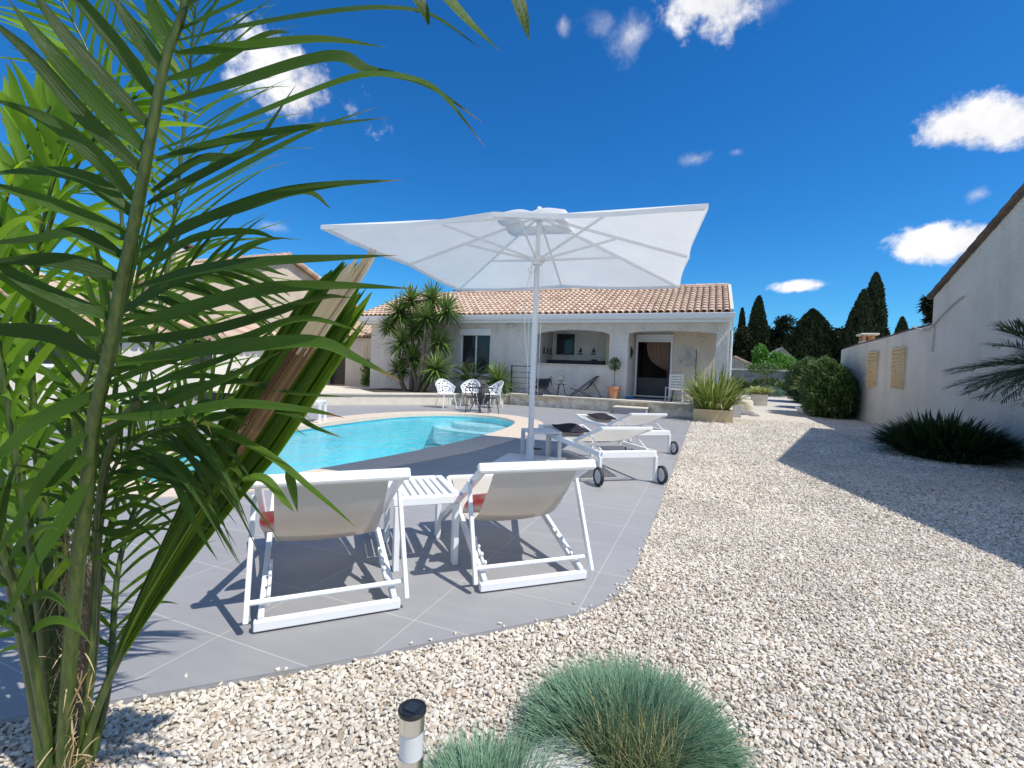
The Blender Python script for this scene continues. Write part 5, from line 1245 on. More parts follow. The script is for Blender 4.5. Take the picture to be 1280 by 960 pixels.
RL = [  # right-hand leaflets
 [(221,52,1.0),(300,35,.98),(400,18,.96),(480,11,.95),(540,20,.95),(603,62,.95)],
 [(219,68,1.0),(300,60,1.0),(400,50,1.0),(482,59,1.0)],
 [(204,130,1.01),(300,103,.98),(380,78,.97),(427,72,.96),(460,88,.96),(530,105,.96),(602,152,.97)],
 [(198,188,1.02),(300,152,.98),(400,112,.95),(458,95,.94),(510,98,.94),(550,116,.95),(607,184,.97)],
 [(195,200,1.03),(280,178,1.03),(380,160,1.03),(486,147,1.04)],
 [(181,272,1.05),(260,232,1.0),(340,190,.97),(400,160,.95),(471,134,.94)],
 [(176,315,1.06),(250,278,1.03),(340,245,1.0),(420,231,.99),(503,225,.98)],
 [(165,362,1.08),(240,340,1.05),(330,328,1.02),(420,323,1.0),(497,319,1.0)],
 [(155,410,1.1),(240,385,1.07),(330,362,1.04),(420,357,1.03),(522,361,1.02)],
 [(146,455,1.12),(230,440,1.1),(330,430,1.07),(400,428,1.05),(450,450,1.04),(502,477,1.04)],
 [(150,392,1.15),(220,352,1.14),(300,330,1.14),(360,345,1.15)],
 [(170,330,1.12),(230,285,1.12),(300,262,1.12),(380,240,1.12),(415,262,1.13)],
 [(190,240,1.08),(250,200,1.1),(310,190,1.1),(370,106,1.12)],
 [(208,100,1.04),(260,85,1.06),(330,45,1.08),(365,40,1.08)],
 [(222,40,1.0),(260,22,1.0),(305,0,1.0),(340,-25,1.0)],
 [(135,480,1.14),(210,450,1.12),(300,425,1.1),(380,398,1.08),(470,420,1.08)],
 [(128,520,1.16),(200,520,1.13),(290,505,1.1),(380,512,1.08),(430,522,1.08)],
 [(125,540,1.17),(210,505,1.14),(300,465,1.12),(350,440,1.1)],
 [(225,10,.99),(300,-30,.97)],
 [(160,425,1.12),(240,418,1.1),(330,395,1.08),(400,372,1.08),(440,372,1.08)],[(142,500,1.16),(220,470,1.14),(300,440,1.13),(360,400,1.13)],[(130,550,1.18),(200,500,1.16),(260,480,1.15),(330,478,1.15)],
 [(185,255,1.06),(240,225,1.07),(330,180,1.09),(395,155,1.1)],[(172,345,1.1),(240,300,1.1),(310,290,1.1),(350,300,1.1)],
 [(535,-25,.93),(560,0,.93),(590,32,.94),(624,63,.95)],
 [(640,-20,.9),(652,15,.9),(661,50,.91)],[(515,-10,.92),(528,10,.93),(537,33,.94)],
]
for i, P in enumerate(RL): pxleaf(mb, P, random.uniform(.029,.036) if i < 12 else .026, t=random.uniform(.05,.5), up=random.uniform(.2,.8))
LL = [
 [(213,60,1.0),(195,20,.98),(180,-30,.96)],
 [(205,90,1.0),(170,40,.97),(130,-20,.94)],
 [(195,120,1.01),(150,60,.97),(100,0,.94),(80,-30,.92)],
 [(188,160,1.02),(130,100,.97),(70,30,.93),(30,-30,.9)],
 [(184,190,1.03),(120,125,.97),(60,60,.92),(10,0,.9)],
 [(180,215,1.03),(110,150,.98),(40,70,.94),(-30,10,.9)],
 [(170,250,1.05),(120,195,1.0),(60,150,.97),(-20,120,.94)],
 [(166,268,1.06),(110,225,1.03),(40,215,1.0),(-30,220,.98)],
 [(162,295,1.07),(90,265,1.03),(20,240,1.0),(-30,225,.98)],
 [(157,322,1.08),(100,292,1.04),(40,300,1.0),(-30,305,.98)],
 [(150,348,1.09),(95,330,1.05),(40,325,1.02),(-30,330,1.0)],
 [(143,400,1.11),(80,375,1.06),(20,345,1.02),(-30,300,1.0)],
 [(138,430,1.12),(90,400,1.08),(30,360,1.03),(-30,330,1.0)],
 [(132,455,1.13),(70,420,1.1),(0,412,1.06),(-30,415,1.05)],
 [(127,490,1.15),(60,520,1.12),(10,560,1.08),(-30,600,1.05)],
 [(118,530,1.17),(70,580,1.14),(30,640,1.12),(-20,720,1.1)],
 [(114,570,1.18),(60,600,1.15),(0,610,1.12)],
 [(112,600,1.2),(80,650,1.16),(40,710,1.12),(0,790,1.1)],
]
for i, P in enumerate(LL): pxleaf(mb, P, random.uniform(.031,.040), t=random.uniform(.0,.45), up=random.uniform(-.1,.7))
add_palm(mb, 'leaflets', 'palm_leaf', mf)
# generic frond : rachis from control points, two rows of arching leaflets
def frond(R, rad, nl, L_, w, t0=.25, mt='palm_leaf', ang=55, droop=.35, name='frond', nrm=None, tr=(.0,.6), side=(1,-1), jit=.12, stem='palm_stem', tipcurve=.5):
    pts = catmull([atd(*p) for p in R], 8); n = len(pts); mb = MB()
    mb.tube(pts, [rad*(1-.8*i/(n-1)) for i in range(n)], 8); fr = add_palm(mb, name, stem); mb = MB()
    for i in range(nl):
        u = t0+(1-t0)*(i+.5)/nl; x = u*(n-1); k = min(n-2, int(x)); p = pts[k].lerp(pts[k+1], x-k); T = (pts[k+1]-pts[max(0,k-1)]).normalized()
        N0 = (nrm or NRM).normalized(); S = T.cross(N0).normalized(); N = S.cross(T).normalized()
        env = (.45+.55*sin(pi*min(1,(u-t0)/(1-t0)*.75+.2)))
        for s_ in side:
            a = radians(ang*(1-.45*(u-t0)/(1-t0)))+random.gauss(0,jit*.6)
            d = (T*cos(a) + S*(s_*sin(a)) + N*random.gauss(.1,.16)).normalized(); L2 = L_*env*random.uniform(.85,1.1)
            q = []; ws = []; m_ = 9; dr = droop*random.uniform(.5,1.5)
            for j in range(m_+1):
                v = j/m_; q.append(p + d*(L2*v) + V((0,0,-1))*(dr*L2*v**2.2) ); ws.append(.5*w*max(.03,(.4+.6*min(1,v*5))*(1-max(0,(v-.35)/.65)**1.5)))
            mb.strip(q, ws, N*.8+V((0,0,.5)), .25, min(1,max(0,random.uniform(*tr))))
    add_palm(mb, 'leaflets', mt, fr); return fr
# broad light fronds at the far left, backlight painted into a lighter leaf colour
frond([(78,1000,1.42),(60,800,1.5),(48,600,1.55),(40,420,1.55),(60,250,1.5),(110,120,1.45)], .016, 24, .50, .040, .30, 'palm_leaf_lit', 48, .30, tr=(.2,1))
frond([(74,1000,1.42),(50,760,1.42),(20,560,1.4),(-10,380,1.35),(-30,200,1.3)], .018, 20, .44, .038, .25, 'palm_leaf_lit', 42, .5, tr=(.1,1))
frond([(76,1000,1.44),(40,780,1.55),(22,580,1.62),(30,420,1.66),(66,270,1.66),(120,170,1.62),(170,120,1.58)], .015, 20, .48, .042, .28, 'palm_leaf_lit', 44, .28, tr=(.2,1))
frond([(72,1000,1.44),(30,800,1.5),(-5,600,1.5),(-20,420,1.5),(10,240,1.5),(70,120,1.5)], .015, 18, .46, .040, .25, 'palm_leaf_lit', 50, .35, tr=(.3,1))
# thinner fronds behind the main one, reaching right
frond([(90,1000,1.45),(120,760,1.6),(160,560,1.75),(205,360,1.85),(226,200,1.9),(240,60,1.9),(250,-60,1.85)], .014, 46, .62, .019, .28, 'palm_leaf', 62, .18, tr=(.3,1), jit=.2)
frond([(86,1000,1.45),(100,800,1.6),(130,600,1.75),(150,420,1.85),(150,240,1.9),(120,90,1.9),(60,-30,1.85)], .014, 38, .55, .022, .30, 'palm_leaf_lit', 60, .22, tr=(.1,.8), jit=.2)
frond([(100,1000,1.42),(135,860,1.5),(150,700,1.6),(190,590,1.7),(250,520,1.75),(310,480,1.78)], .012, 30, .42, .016, .25, 'palm_leaf', 50, .3, tr=(.1,.7), jit=.2)
frond([(92,1000,1.40),(118,820,1.38),(124,680,1.34),(140,590,1.3),(190,540,1.25),(250,530,1.2)], .010, 22, .40, .015, .35, 'palm_leaf', 50, .45, tr=(.0,.5))
frond([(70,1000,1.38),(48,860,1.3),(20,740,1.22),(-20,640,1.15),(-80,560,1.1)], .016, 10, .38, .022, .35, 'palm_leaf', 45, .5, tr=(.0,.6))
frond([(84,1000,1.42),(80,760,1.5),(90,560,1.5),(130,420,1.45),(200,360,1.4),(290,330,1.38)], .012, 22, .42, .020, .45, 'palm_leaf', 45, .3, tr=(.05,.6))
frond([(84,1000,1.42),(60,800,1.6),(20,650,1.75),(-10,560,1.85)], .013, 20, .5, .022, .3, 'palm_leaf_lit', 55, .5, tr=(0,.6))
# low drooping leaflets right of the stems
mb = MB(); mb.tube(catmull([atd(*p) for p in ((92,990,1.4),(112,840,1.36),(120,700,1.32),(128,600,1.28),(150,530,1.24),(175,500,1.2))],5), .009, 8); lf = add_palm(mb, 'frond', 'palm_stem'); mb = MB()
for P in [[(120,560,1.3),(180,545,1.27),(260,525,1.25),(345,513,1.22),(395,535,1.2),(430,548,1.2)],[(122,580,1.3),(200,560,1.26),(260,570,1.23),(300,592,1.2),(290,624,1.2)],[(125,600,1.3),(185,575,1.26),(225,582,1.23),(262,640,1.2),(298,705,1.19)],
          [(118,620,1.3),(160,600,1.28),(210,590,1.26),(240,650,1.25),(268,664,1.24)],[(118,640,1.3),(150,640,1.3),(190,610,1.28),(225,600,1.27)],[(115,660,1.3),(150,665,1.3),(190,640,1.28),(230,625,1.27)],[(112,700,1.31),(140,690,1.3),(180,660,1.28),(222,655,1.27)],
          [(150,500,1.24),(230,520,1.22),(330,565,1.2),(400,620,1.19),(446,660,1.18)],[(150,505,1.24),(200,500,1.2),(250,552,1.17),(292,620,1.15)],[(170,480,1.24),(260,470,1.22),(360,490,1.2),(440,497,1.2)],
          [(300,600,1.2),(330,598,1.2),(355,625,1.2),(368,640,1.2)],[(360,585,1.2),(366,610,1.2),(372,640,1.2)],[(128,560,1.28),(215,600,1.24),(250,665,1.22),(272,700,1.21)]]:
    pxleaf(mb, P, random.uniform(.015,.024), t=random.uniform(.05,.8), up=random.uniform(.3,1))
add_palm(mb, 'leaflets', 'palm_leaf', lf)
# trumpet-like unopened frond with dried section
SP = [(92,985,1.39),(120,890,1.38),(150,820,1.37),(190,745,1.35),(235,670,1.33),(285,590,1.30),(335,515,1.27),(385,440,1.24),(425,380,1.22),(455,335,1.20)]
spts = catmull([atd(*p) for p in SP], 6); n = len(spts); mb = MB(); mb.tube(spts[:int(n*.6)], [.013-.009*i/(n*.6) for i in range(int(n*.6))], 8); sf = add_palm(mb, 'spear_frond', 'palm_stem')
green = MB(); dry = MB(); lite = MB()  # lite: strips in the lighter leaf colour, painted highlights among the green
Sd = None
def wid(u): return .004+.080*max(0,min(1,(u-.20)/.42))**1.15
for k in range(34):
    off = (k/33*2-1); isdry = (15 <= k <= 18); sgn = random.uniform(-.4,.4); u0 = .16+.22*random.random(); u1 = (.90+.10*random.random()) if not isdry else 1.0
    if abs(off) > .8: u1 = random.uniform(.84,.93)
    a = int(u0*(n-1)); b = int(u1*(n-1)); q = []; ws = []
    for i in range(a, b+1):
        u = i/(n-1); T = (spts[min(i+1,n-1)]-spts[max(i-1,0)]).normalized(); S = T.cross(NRM).normalized(); ww = wid(u)
        q.append(spts[i] + S*(-off*ww*(1.05-.12*max(0,u-.7)/.3)) + NRM*(ww*.42*(1-off*off)*(1+.15*sgn) + .004*sin(k*2.1)) )
        ws.append(.011*min(1,(i-a)/6+.15)*(1 if i < b-3 else (b-i+.4)/3.4))
    tw = NRM + S*(.9*off+ (.5 if k % 2 else -.5)); (lite if k % 4 == 1 and off < .3 else green).strip(q, ws, tw, .3, random.uniform(.1,1) if not isdry else .3)
for k in range(20):                                             # brown burnt zone, then bleached frayed tip
    off = random.uniform(-.28,.22); u0 = random.uniform(.60,.66) ; u1 = random.uniform(.97,1.06); a = int(u0*(n-1)); q = []; ws = []; m_ = 12
    for i in range(m_+1):
        u = u0+(u1-u0)*i/m_; x = min(u,1)*(n-1); kk = min(n-2,int(x)); p = spts[kk].lerp(spts[kk+1], x-kk); T = (spts[kk+1]-spts[kk]).normalized(); p = p + T*max(0,u-1)*.9
        S = T.cross(NRM).normalized(); ww = wid(u); q.append(p + S*(-(off-.05)*ww*1.0) + NRM*(ww*.5+.008+.003*(k%3))); ws.append(.0055 if i < m_ else .0015)
    b0 = int(m_*.45)
    dry.strip(q[:b0+1], ws[:b0+1], NRM+S*random.uniform(-.8,.8), .3, random.uniform(0,.22) if k % 3 else .5); dry.strip(q[b0:], ws[b0:], NRM+S*random.uniform(-.8,.8), .3, random.uniform(.6,1))
add_palm(green, 'folded_leaflets', 'palm_leaf', sf); add_palm(lite, 'light_leaflets', 'palm_leaf_lit', sf); add_palm(dry, 'dry_leaflets', 'dry_leaf', sf)
# stems and fibre at the base
def stem(P, r0, r1, mt='palm_stem', name='stem'):
    q = catmull([atd(*p) for p in P], 5); k = len(q); mb = MB(); mb.tube(q, [r0+(r1-r0)*i/(k-1) for i in range(k)], 12); return add_palm(mb, name, mt)
stem([(70,1030,1.40),(64,900,1.42),(62,820,1.44),(58,700,1.47),(52,560,1.5)], .024, .012)
stem([(95,1030,1.42),(96,900,1.46),(108,780,1.52),(122,660,1.58),(138,520,1.62)], .021, .012, 'bark')
stem([(60,1030,1.36),(48,900,1.33),(30,800,1.3),(8,700,1.26),(-20,600,1.22)], .017, .013)
stem([(84,1040,1.42),(74,900,1.46),(72,760,1.5),(82,640,1.55),(90,480,1.6)], .022, .01)
mb = MB()
for i in range(420):
    p = atd(random.gauss(92,11), random.uniform(650,960), random.uniform(1.33,1.43)); d = V((random.gauss(0,.5),random.gauss(0,.5),random.gauss(.1,1))); mb.blade(p, d, random.uniform(.03,.10), .0035, .4, 4)
add_palm(mb, 'fibre', 'fibre')
mb = MB(); q = [atd(86,1060,1.40), atd(85,960,1.40), atd(84,900,1.41)]; mb.tube([V((q[0].x,q[0].y,-.05)), q[1], q[2]], [.07,.05,.02], 12); add_palm(mb, 'stem_base', 'bark')

# ------------------------------------------------------------------ yuccas, cycad
def rosette(mb, c, R_, n=75, w=.045, droop=.25, low=-.6, tr=(0,1)):
    for i in range(n):
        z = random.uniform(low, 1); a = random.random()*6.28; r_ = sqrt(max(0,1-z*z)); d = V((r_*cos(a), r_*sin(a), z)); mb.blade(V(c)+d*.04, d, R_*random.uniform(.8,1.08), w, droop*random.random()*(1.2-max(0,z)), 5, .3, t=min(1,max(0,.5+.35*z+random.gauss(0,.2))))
YY = 15.75
def yp(px, py, Y=YY): return aty(px, py, Y)
yb_ = yp(518,492); yu = thing('yucca_clump','tall multi-stemmed yucca clump with spiky rosettes behind the cream low wall','yucca',(yb_.x,yb_.y,.31))
YL = tuple(yu.location)
trunks = [[(508,493),(500,470),(499,440),(499,395)],[(514,493),(516,450),(515,415),(512,380)],[(522,493),(528,450),(531,425),(532,402)],[(528,493),(540,455),(552,420),(558,392)],[(520,493),(519,470),(505,440),(503,432)],[(526,493),(534,480),(545,465)],[(524,493),(540,450),(541,400),(540,378)]]
for k, T_ in enumerate(trunks):
    Yk = YY + [0,.2,-.15,.15,-.1,-.5,.35][k]; mb = MB(); q = catmull([yp(a,b,Yk) for a,b in T_],5); q[0].z = .28; mb.tube(q,[.10-.05*i/(len(q)-1) for i in range(len(q))],9); o = mb.build('trunk','bark',yu,loc=YL,smooth=True); o.location=(0,0,0)
for (px,py,R_,dy) in [(499,390,.66,0),(514,376,.62,.2),(532,398,.66,-.15),(558,388,.66,.15),(540,373,.60,.35),(503,428,.66,-.1),(517,448,.6,.1),(545,462,.68,-.5),(551,428,.55,.3),(487,408,.45,.2),(520,412,.6,.2),(500,462,.5,.1)]:
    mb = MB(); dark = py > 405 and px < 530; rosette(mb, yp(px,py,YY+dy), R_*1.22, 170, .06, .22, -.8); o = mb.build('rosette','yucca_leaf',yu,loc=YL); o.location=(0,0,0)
q = aty(622,478,16.2); sy = thing('small_yucca','small round spiky yucca beside the terrace railing','yucca',(q.x,16.2,.31)); mb = MB(); rosette(mb,(0,0,q.z-.25),.78,220,.045,.15,-.6); mb.build('leaves','yucca_leaf',sy); mb = MB(); mb.tube([(0,0,0),(0,0,q.z-.31)],.07,8); mb.build('trunk','bark',sy)
q = aty(588,480,15.9); cy_ = thing('cycad','dark green cycad with arching fronds against the house wall','cycad',(q.x,15.9,.31))
mb = MB(); mb.lathe([(.17,0),(.2,.25),(.14,.45)],(0,0,0),12); mb.build('trunk','bark',cy_)
for i in range(34):
    a = random.random()*6.28; el = random.uniform(.25,1.25); L_ = 1.4; d = V((cos(a)*cos(el),sin(a)*cos(el),sin(el))); mb = MB(); pts = [V((0,0,.42))+d*(L_*j/12)+V((0,0,-1))*(.62*L_*(j/12)**2*(1.1-sin(el)*.5)) for j in range(13)]
    mb.tube(pts,[.012-.008*j/12 for j in range(13)],5,.5)
    for j in range(2,60):
        x = j/60*12; k = min(11,int(x)); p = pts[k].lerp(pts[k+1],x-k); T = (pts[k+1]-pts[k]).normalized(); S = T.cross(V((0,0,1))).normalized(); N = S.cross(T)
        for s_ in (1,-1): mb.blade(p,(S*s_+T*.5+N*.35),.17*sin(pi*(.12+.8*j/60)),.012,.1,2,.1,t=random.random())
    mb.build('frond','cycas_leaf',cy_)
q = aty(603,484,15.6); rock('garden_rock',(q.x,15.5,.45),(.55,.35,.42),'dark_rock','large dark rock between cycad and railing behind the white chairs',seed=12)

# ------------------------------------------------------------------ leafy volumes
def leafvol(mb, c, r, n, L_, w, flat=.25, shell=.55, tmode=True, droop=.25, seg=2, power=1):
    for i in range(n):
        d = V((random.gauss(0,1),random.gauss(0,1),random.gauss(0,1))).normalized()
        rr = shell + (1-shell)*random.random()**.6; lump = 1+.13*sin(d.x*5+c[0]*3)*sin(d.y*6+c[1])*1+.10*sin(d.z*8+d.x*7)
        p = V((c[0]+d.x*r[0]*rr*lump, c[1]+d.y*r[1]*rr*lump, c[2]+d.z*r[2]*rr*lump))
        dd = d*.7+V((random.gauss(0,.6),random.gauss(0,.6),.45+random.gauss(0,.5))); mb.blade(p,dd,L_*random.uniform(.7,1.2),w,droop,seg,flat,t=random.random())
def bush(name, label, cat, c, r, n, L_, w, mt, group=None, core=True, sub=None, corem='soil'):
    t = thing(name,label,cat,(c[0],c[1],-.03),0,group); mb = MB(); cz = r[2]*.95
    blobs = sub or [((0,0,cz),r,1.0)]
    for (o_, r_, f_) in blobs: leafvol(mb,o_,r_,int(n*f_),L_,w)
    mb.build('foliage',mt,t)
    mb = MB()
    for k in range(5): a = k*1.26; mb.tube([(.08*cos(a),.08*sin(a),0),(r[0]*.45*cos(a),r[1]*.45*sin(a),cz*1.1)],[.03,.012],6)
    mb.build('stem','bark',t); return t
# oleanders along the right wall
bush('oleander','big dark oleander bush against the low right wall beside the lattices','shrub',(4.15,21.5),(1.0,2.0,1.15),26000,.20,.042,'oleander_leaf','oleander bushes along the right wall',sub=[((0.05,0,.95),(.75,1.9,1.05),.55),((.0,-.9,.75),(.8,1.0,.85),.2),((-.1,-.4,1.45),(.6,.8,.65),.12),((.1,.9,1.5),(.65,.9,.7),.13)])
bush('oleander','oleander bush behind the white bowl planter, in the middle of the row','shrub',(4.85,26.5),(.6,1.5,1.0),9000,.22,.045,'oleander_leaf','oleander bushes along the right wall',sub=[((0,0,.95),(.6,1.5,1.05),1)])
bush('oleander','farthest tall rounded oleander bush at the end of the gravel path','shrub',(5.6,33.5),(1.0,2.0,1.3),12000,.25,.055,'oleander_leaf','oleander bushes along the right wall',sub=[((0,0,1.25),(1.1,2.0,1.35),1)])
q = g(1012,509); sp2 = thing('spiky_shrub','pale spiky yucca-like shrub in front of the oleanders','shrub',(q.x+.15,q.y-1,-.03)); mb = MB()
for i in range(200): a = random.random()*6.28; l_ = random.random(); mb.blade((.1*cos(a),.1*sin(a),.9),(cos(a)*l_,sin(a)*l_,.75-.6*l_),1.25,.07,.25,6,t=random.uniform(.3,1))
mb.build('leaves','phormium_leaf',sp2); mb = MB(); mb.tube([(0,0,0),(0,0,.95)],.09,8); mb.build('trunk','bark',sp2)
# agapanthus clump by the wall
ag = thing('agapanthus_clump','dark green mounded strap-leaf clump at the foot of the right wall','plant',(3.98,10.95,-.03)); mb = MB()
for i in range(3000):
    a = random.random()*6.28; rr = sqrt(random.random()); x, y = rr*.62*cos(a), rr*.95*sin(a); l_ = .15+.65*rr
    d = V((cos(a)*l_+random.gauss(0,.25), sin(a)*l_+random.gauss(0,.25), 1.0)); mb.blade((x*.92,y*.92,0),d,random.uniform(.85,1.2)*(1.06-.35*rr),.045,.15+.45*random.random(),7,.25)
mb.build('leaves','agapanthus_leaf',ag)
# palm just beyond the right edge of the picture
wpx = 4.25; q = atx(1335,455,wpx); wp = thing('date_palm','date palm fronds reaching in front of the right wall at the frame edge','palm',(wpx,q.y,-.03)); WQ = V((0,0,q.z))
mb = MB(); mb.tube([(0,0,0),(0,0,q.z-.1)],[.22,.17],14); mb.build('trunk','bark',wp)
for i in range(52):
    a = random.random()*6.28; el = random.uniform(-.35,1.1); L_ = random.uniform(.9,1.15); d = V((cos(a)*cos(el),sin(a)*cos(el),sin(el)))
    if d.x > .55: continue
    pts = [WQ+d*(L_*j/14)+V((0,0,-1))*(.28*L_*(j/14)**2) for j in range(15)]; mb = MB(); mb.tube(pts,[.014-.011*j/14 for j in range(15)],5,.6)
    for j in range(3,44):
        x = j/44*14; k = min(13,int(x)); p = pts[k].lerp(pts[k+1],x-k); T = (pts[k+1]-pts[k]).normalized(); S = T.cross(V((0,0,1)))
        if S.length < .01: S = V((1,0,0))
        S.normalize(); N = S.cross(T)
        for s_ in (1,-1): mb.blade(p,(S*s_*.75+T*.9+N*random.gauss(.25,.2)),.34*sin(pi*(.15+.7*j/44)),.013,.12,3,.2)
    mb.build('frond','wallpalm_leaf',wp)

# ------------------------------------------------------------------ background : low wall, hedge, small houses
bwY = 47.
a, b = aty(900,466,bwY), aty(1000,466,bwY)
mb = MB(); mb.bb(-2,11,bwY,bwY+.3,-.03,2.05); o = mb.build('far_wall','grey_stone'); tag(o,'grey block wall closing the far end of the gravel path','wall')
mb = MB(); mb.bb(-2.05,11.05,bwY-.06,bwY+.36,2.053,2.17); mb.build('coping','stucco_pale',o)
for k, (x_, w_, h_) in enumerate(((2.2,1.3,1.15),(4.7,1.6,1.3),(7.4,1.7,1.25))):
    bush('hedge_shrub',['low dark hedge shrub at left end of the grey far wall','middle hedge shrub in front of the grey far wall','right hedge shrub in front of the grey far wall beside the oleanders'][k],'shrub',(x_,45.6),(w_,.8,h_*.55),2600,.24,.08,'oleander_leaf','hedge before the far wall',sub=[((0,0,h_*.5),(w_,.8,h_*.62),1)])
q = g(959,495.2); bush('blue_green_shrub','low rounded blue green shrub at the end of the gravel','shrub',(q.x,42.0),(1.35,.8,.36),3500,.14,.03,'bluegreen_leaf',sub=[((0,0,.25),(1.35,.8,.5),1)])
q = aty(957,492,43.5); t = thing('young_tree','young thin-trunked tree with small crown before the far wall','tree',(q.x-.2,43.5,-.03)); mb = MB(); mb.tube([(0,0,0),(.08,0,1.1),(.05,0,2.1)],[.08,.06,.04],8); mb.build('trunk','bark',t); mb = MB(); leafvol(mb,(0,0,2.2),(1.25,.9,.4),1200,.22,.06); mb.build('crown','oleander_leaf',t)
# bright green tree beyond the wall
q = aty(953,452,52); t = thing('green_tree','bright green leafy tree rising above the grey far wall','tree',(q.x+.9,52,-.03)); mb = MB(); mb.tube([(0,0,0),(0,0,2.5)],[.18,.1],8); mb.build('trunk','bark',t)
mb = MB(); leafvol(mb,(0,0,2.4),(2.1,1.8,1.1),4200,.26,.14,shell=.3); leafvol(mb,(-1.1,0,3.6),(.7,.8,1.0),1300,.26,.14,shell=.3); leafvol(mb,(1.2,0,2.7),(1.0,1.0,.9),1300,.26,.14,shell=.3); leafvol(mb,(.3,0,3.3),(.8,.8,.7),900,.26,.14,shell=.3); mb.build('crown','bright_leaf',t)
def gable_house(name, label, x0, x1, Y, ze, zr, mt, roofmt):
    t = thing(name,label,'house',((x0+x1)/2,Y,-.03)); xm = (x0+x1)/2; w_ = (x1-x0)/2
    mb = MB(); P_ = [(-w_,0,0),(w_,0,0),(w_,0,ze),(0,0,zr),(-w_,0,ze)]; mb.poly(P_); mb.poly([(a,8,c) for a,_,c in P_][::-1]); mb.quad((w_,0,0),(w_,8,0),(w_,8,ze),(w_,0,ze)); mb.quad((-w_,0,0),(-w_,0,ze),(-w_,8,ze),(-w_,8,0)); mb.build('wall',mt,t)
    mb = MB()
    for s_ in (-1,1):
        d = V((s_*w_,0,ze))-V((0,0,zr)); e_ = V((0,0,zr))+d*1.08; mb.quad((0,-.3,zr+.06),(e_.x,-.3,e_.z+.06),(e_.x,8.3,e_.z+.06),(0,8.3,zr+.06)); mb.quad((0,-.3,zr-.06),(0,-.3,zr+.06),(e_.x,-.3,e_.z+.06),(e_.x,-.3,e_.z-.06))
    mb.build('roof',roofmt,t); return t
YH = 66.
a, b, c = aty(965,470,YH), aty(1012,470,YH), aty(973,436,YH)
gable_house('grey_gable_house','grey gabled building in front of the dark pines',aty(950,470,YH).x,aty(1001,470,YH).x,YH,aty(1000,457,YH).z,aty(974,434,YH).z,'grey_stone','grey_stone')
YH = 60.
x0, x1 = aty(895,470,YH).x, aty(938,470,YH).x; h2 = thing('small_grey_house','small grey house with pale roof edge just right of the pool house','house',((x0+x1)/2,YH,-.03))
w_ = (x1-x0)/2; zl_, zr_ = aty(925,446,YH).z, aty(940,457,YH).z
mb = MB(); mb.poly([(-w_,0,0),(w_,0,0),(w_,0,zr_),(.1,0,zl_),(-w_,0,zl_-.2)]); mb.quad((w_,0,0),(w_,7,0),(w_,7,zr_),(w_,0,zr_)); mb.build('wall','grey_stone',h2)
mb = MB(); mb.bar((.1,-.2,zl_+.08),(w_+.4,-.2,zr_+.02),.5,.14); mb.quad((.1,-.3,zl_+.16),(w_+.4,-.3,zr_+.1),(w_+.4,7,zr_+.1),(.1,7,zl_+.16)); mb.quad((.1,-.3,zl_+.16),(.1,7,zl_+.16),(-w_-.3,7,zl_-.1),(-w_-.3,-.3,zl_-.1)); mb.build('roof','rooftile',h2)
mb = MB(); mb.bb(w_+.003,w_+.03,.8,3,.3,zr_-.5); mb.build('pale_wall_panel','stucco_pale',h2)

# ------------------------------------------------------------------ trees on the skyline
def cypress(label, px, pytop, pybot_r, Y, width_px, seed=0, n=9000, mt='cypress_leaf', shape='cone', group='cypresses on the skyline', name='cypress'):
    random.seed(100+seed); top = aty(px, pytop, Y); D = (top-CC).dot(CF); R_ = width_px/2/FP*D; H_ = top.z+.03
    t = thing(name,label,'tree',(top.x,Y,-.03),0,group)
    mb = MB(); mb.tube([(0,0,0),(0,0,H_*.5)],[.28,.12],8); mb.build('trunk','bark',t)
    mb = MB(); ph = [random.random()*6.28 for _ in range(6)]; L_ = max(.28, H_*.05)
    def prof(u, a):
        if shape == 'cone': b = (1-u)**.62*(min(1,(u+.12)*5)**.5)
        elif shape == 'column': b = (1-u**3.2)**.8*(.62+.38*min(1,u*3+.3))
        else: b = sqrt(max(0,1-(2*u-1)**2))
        return R_*b*(1+.10*sin(3*a+ph[0]+u*9)+.09*sin(5*a+ph[1]-u*17)+.06*sin(9*a+u*31+ph[2]))
    for i in range(n):
        u = random.random()**.9; a = random.random()*6.28; u = .02+.98*u; rr = prof(u,a)*(.70+.42*random.random()**.9); z = H_*u*.985
        p = V((rr*cos(a),rr*sin(a),z)); d = V((cos(a)*.45+random.gauss(0,.3),sin(a)*.45+random.gauss(0,.3),1.1+random.gauss(0,.3))); mb.blade(p,d,L_*random.uniform(.5,1.1)*(.6+.4*(1-u)),L_*.42,.02,2,.35,t=random.random())
    ring = 14; z_ = [k/14 for k in range(15)]; b_ = len(mb.v)
    for u in z_:
        for k in range(ring): a = 2*pi*k/ring; rr = prof(u,a)*.74+.01; mb.v.append((rr*cos(a),rr*sin(a),H_*u*.97))
    for i in range(14):
        for k in range(ring): mb.f.append((b_+i*ring+k,b_+i*ring+(k+1)%ring,b_+(i+1)*ring+(k+1)%ring,b_+(i+1)*ring+k)); mb.t.append(.2)
    mb.build('crown',mt,t); return t
cypress('tall pointed cypress just right of the pool house, second from left',949,370,0,88,36,1,9000)
cypress('slender pointed cypress leftmost on the skyline beside the house roof',928,385,0,95,16,2,5000)
cypress('broad domed dark cypress in the middle of the skyline',1016,386,0,84,54,3,11000,shape='column')
cypress('tallest columnar cypress with a rounded top at the right of the group',1095,341,0,80,28,4,9000,shape='column')
cypress('columnar cypress directly left of the tallest one',1080,362,0,78,30,5,8000,shape='column')
cypress('shorter cypress leaning into the left side of the tall pair',1067,386,0,82,30,6,8000,shape='cone')
cypress('small cypress top rising above the low wall, left of the tall gable',1128,396,0,60,22,7,5000,shape='column')
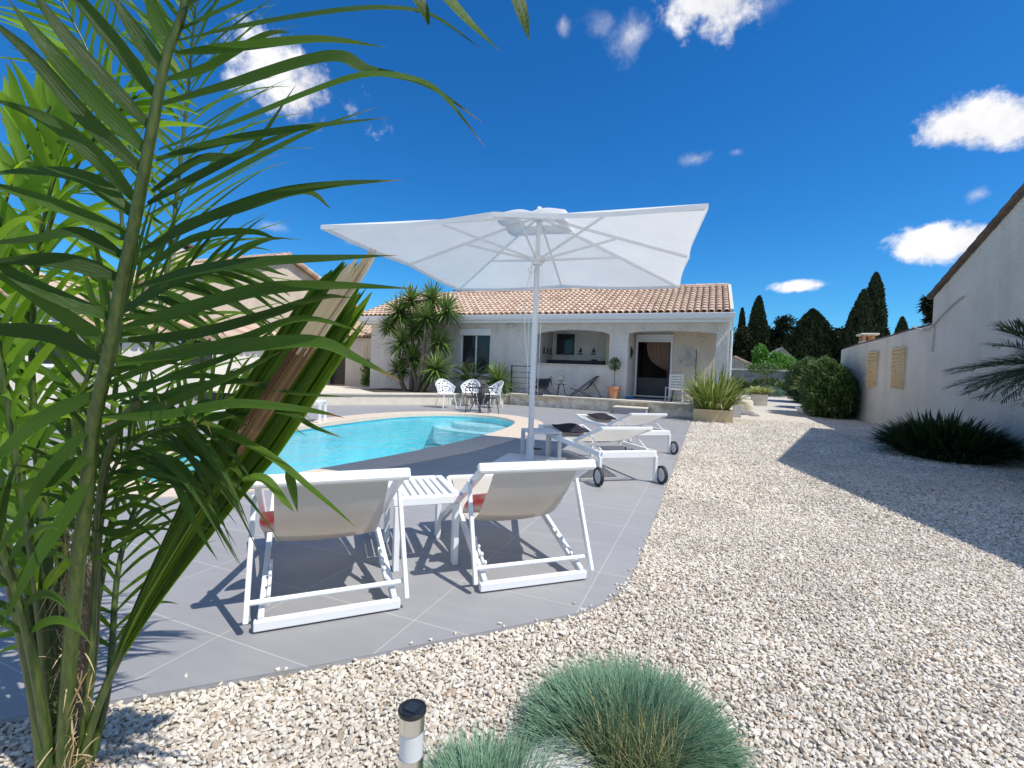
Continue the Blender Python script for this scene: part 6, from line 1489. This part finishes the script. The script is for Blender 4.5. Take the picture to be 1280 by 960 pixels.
cypress('dark pointed tree crown above the wall coping near the lattices',1110,420,0,66,22,16,3000,shape='round',name='conifer')
def pine(label, px, py, rpx, rpy, Y, seed, n=6000):
    random.seed(200+seed); c = aty(px,py,Y); D = (c-CC).dot(CF); rx, rz = rpx/FP*D, rpy/FP*D; t = thing('pine_tree',label,'tree',(c.x,Y,-.03),0,'dark pines on the skyline')
    mb = MB(); mb.tube([(0,0,0),(.3,0,c.z*.5),(0,0,c.z)],[.4,.3,.15],8)
    for k in range(6): a = k*1.05; mb.tube([(.1,0,c.z*.55),(rx*.6*cos(a),rx*.6*sin(a),c.z+rz*.2*sin(k))],[.14,.05],6)
    mb.build('trunk','bark',t); mb = MB()
    for k in range(16):
        a = random.random()*6.28; r_ = random.random()**.5; o_ = (rx*.8*r_*cos(a), rx*.6*r_*sin(a), c.z+rz*random.uniform(-.7,.7)); s_ = random.uniform(.28,.5); leafvol(mb,o_,(rx*s_,rx*s_,rz*s_*.8),n//16,max(.5,rx*.1),.22,shell=.3)
    mb.build('crown','pine_leaf',t)
pine('flat-topped dark pine between pointed and domed cypresses',974,422,25,28,96,1,8000); pine('dark pine mass immediately right of the domed cypress',1040,432,24,26,92,2,8000); pine('low dark pine behind the grey gabled building',990,438,26,24,100,3,8000)
pine('dark pine wedge between the domed cypress and the tall pair',1056,440,20,26,90,4,7000); pine('dark tree glimpsed right behind the pool house corner',924,440,18,30,86,5,7000)
pine('dark tree crown visible over the wall where the roof steps up',1186,388,22,18,30,6,5000)
pine('dark tree band visible under the parasol above the pool house roof',610,362,44,6,60,7,5000)

# ------------------------------------------------------------------ tidy : every thing has its origin at its base
bpy.context.view_layer.update()
def descend(o):
    out = []
    for c in o.children: out.append(c); out += descend(c)
    return out
for o in [x for x in scn.objects if x.parent is None and x.get('category') and x.location.length < 1e-6]:
    ms = [x for x in [o]+descend(o) if x.type == 'MESH']
    P_ = [v.co for x in ms for v in x.data.vertices]
    if not P_: continue
    lo = [min(p[i] for p in P_) for i in range(3)]; hi = [max(p[i] for p in P_) for i in range(3)]; b = V(((lo[0]+hi[0])/2,(lo[1]+hi[1])/2,lo[2]))
    seen = set()
    for x in ms:
        if x.data.name not in seen: x.data.transform(Matrix.Translation(-b)); seen.add(x.data.name)
    o.location = b
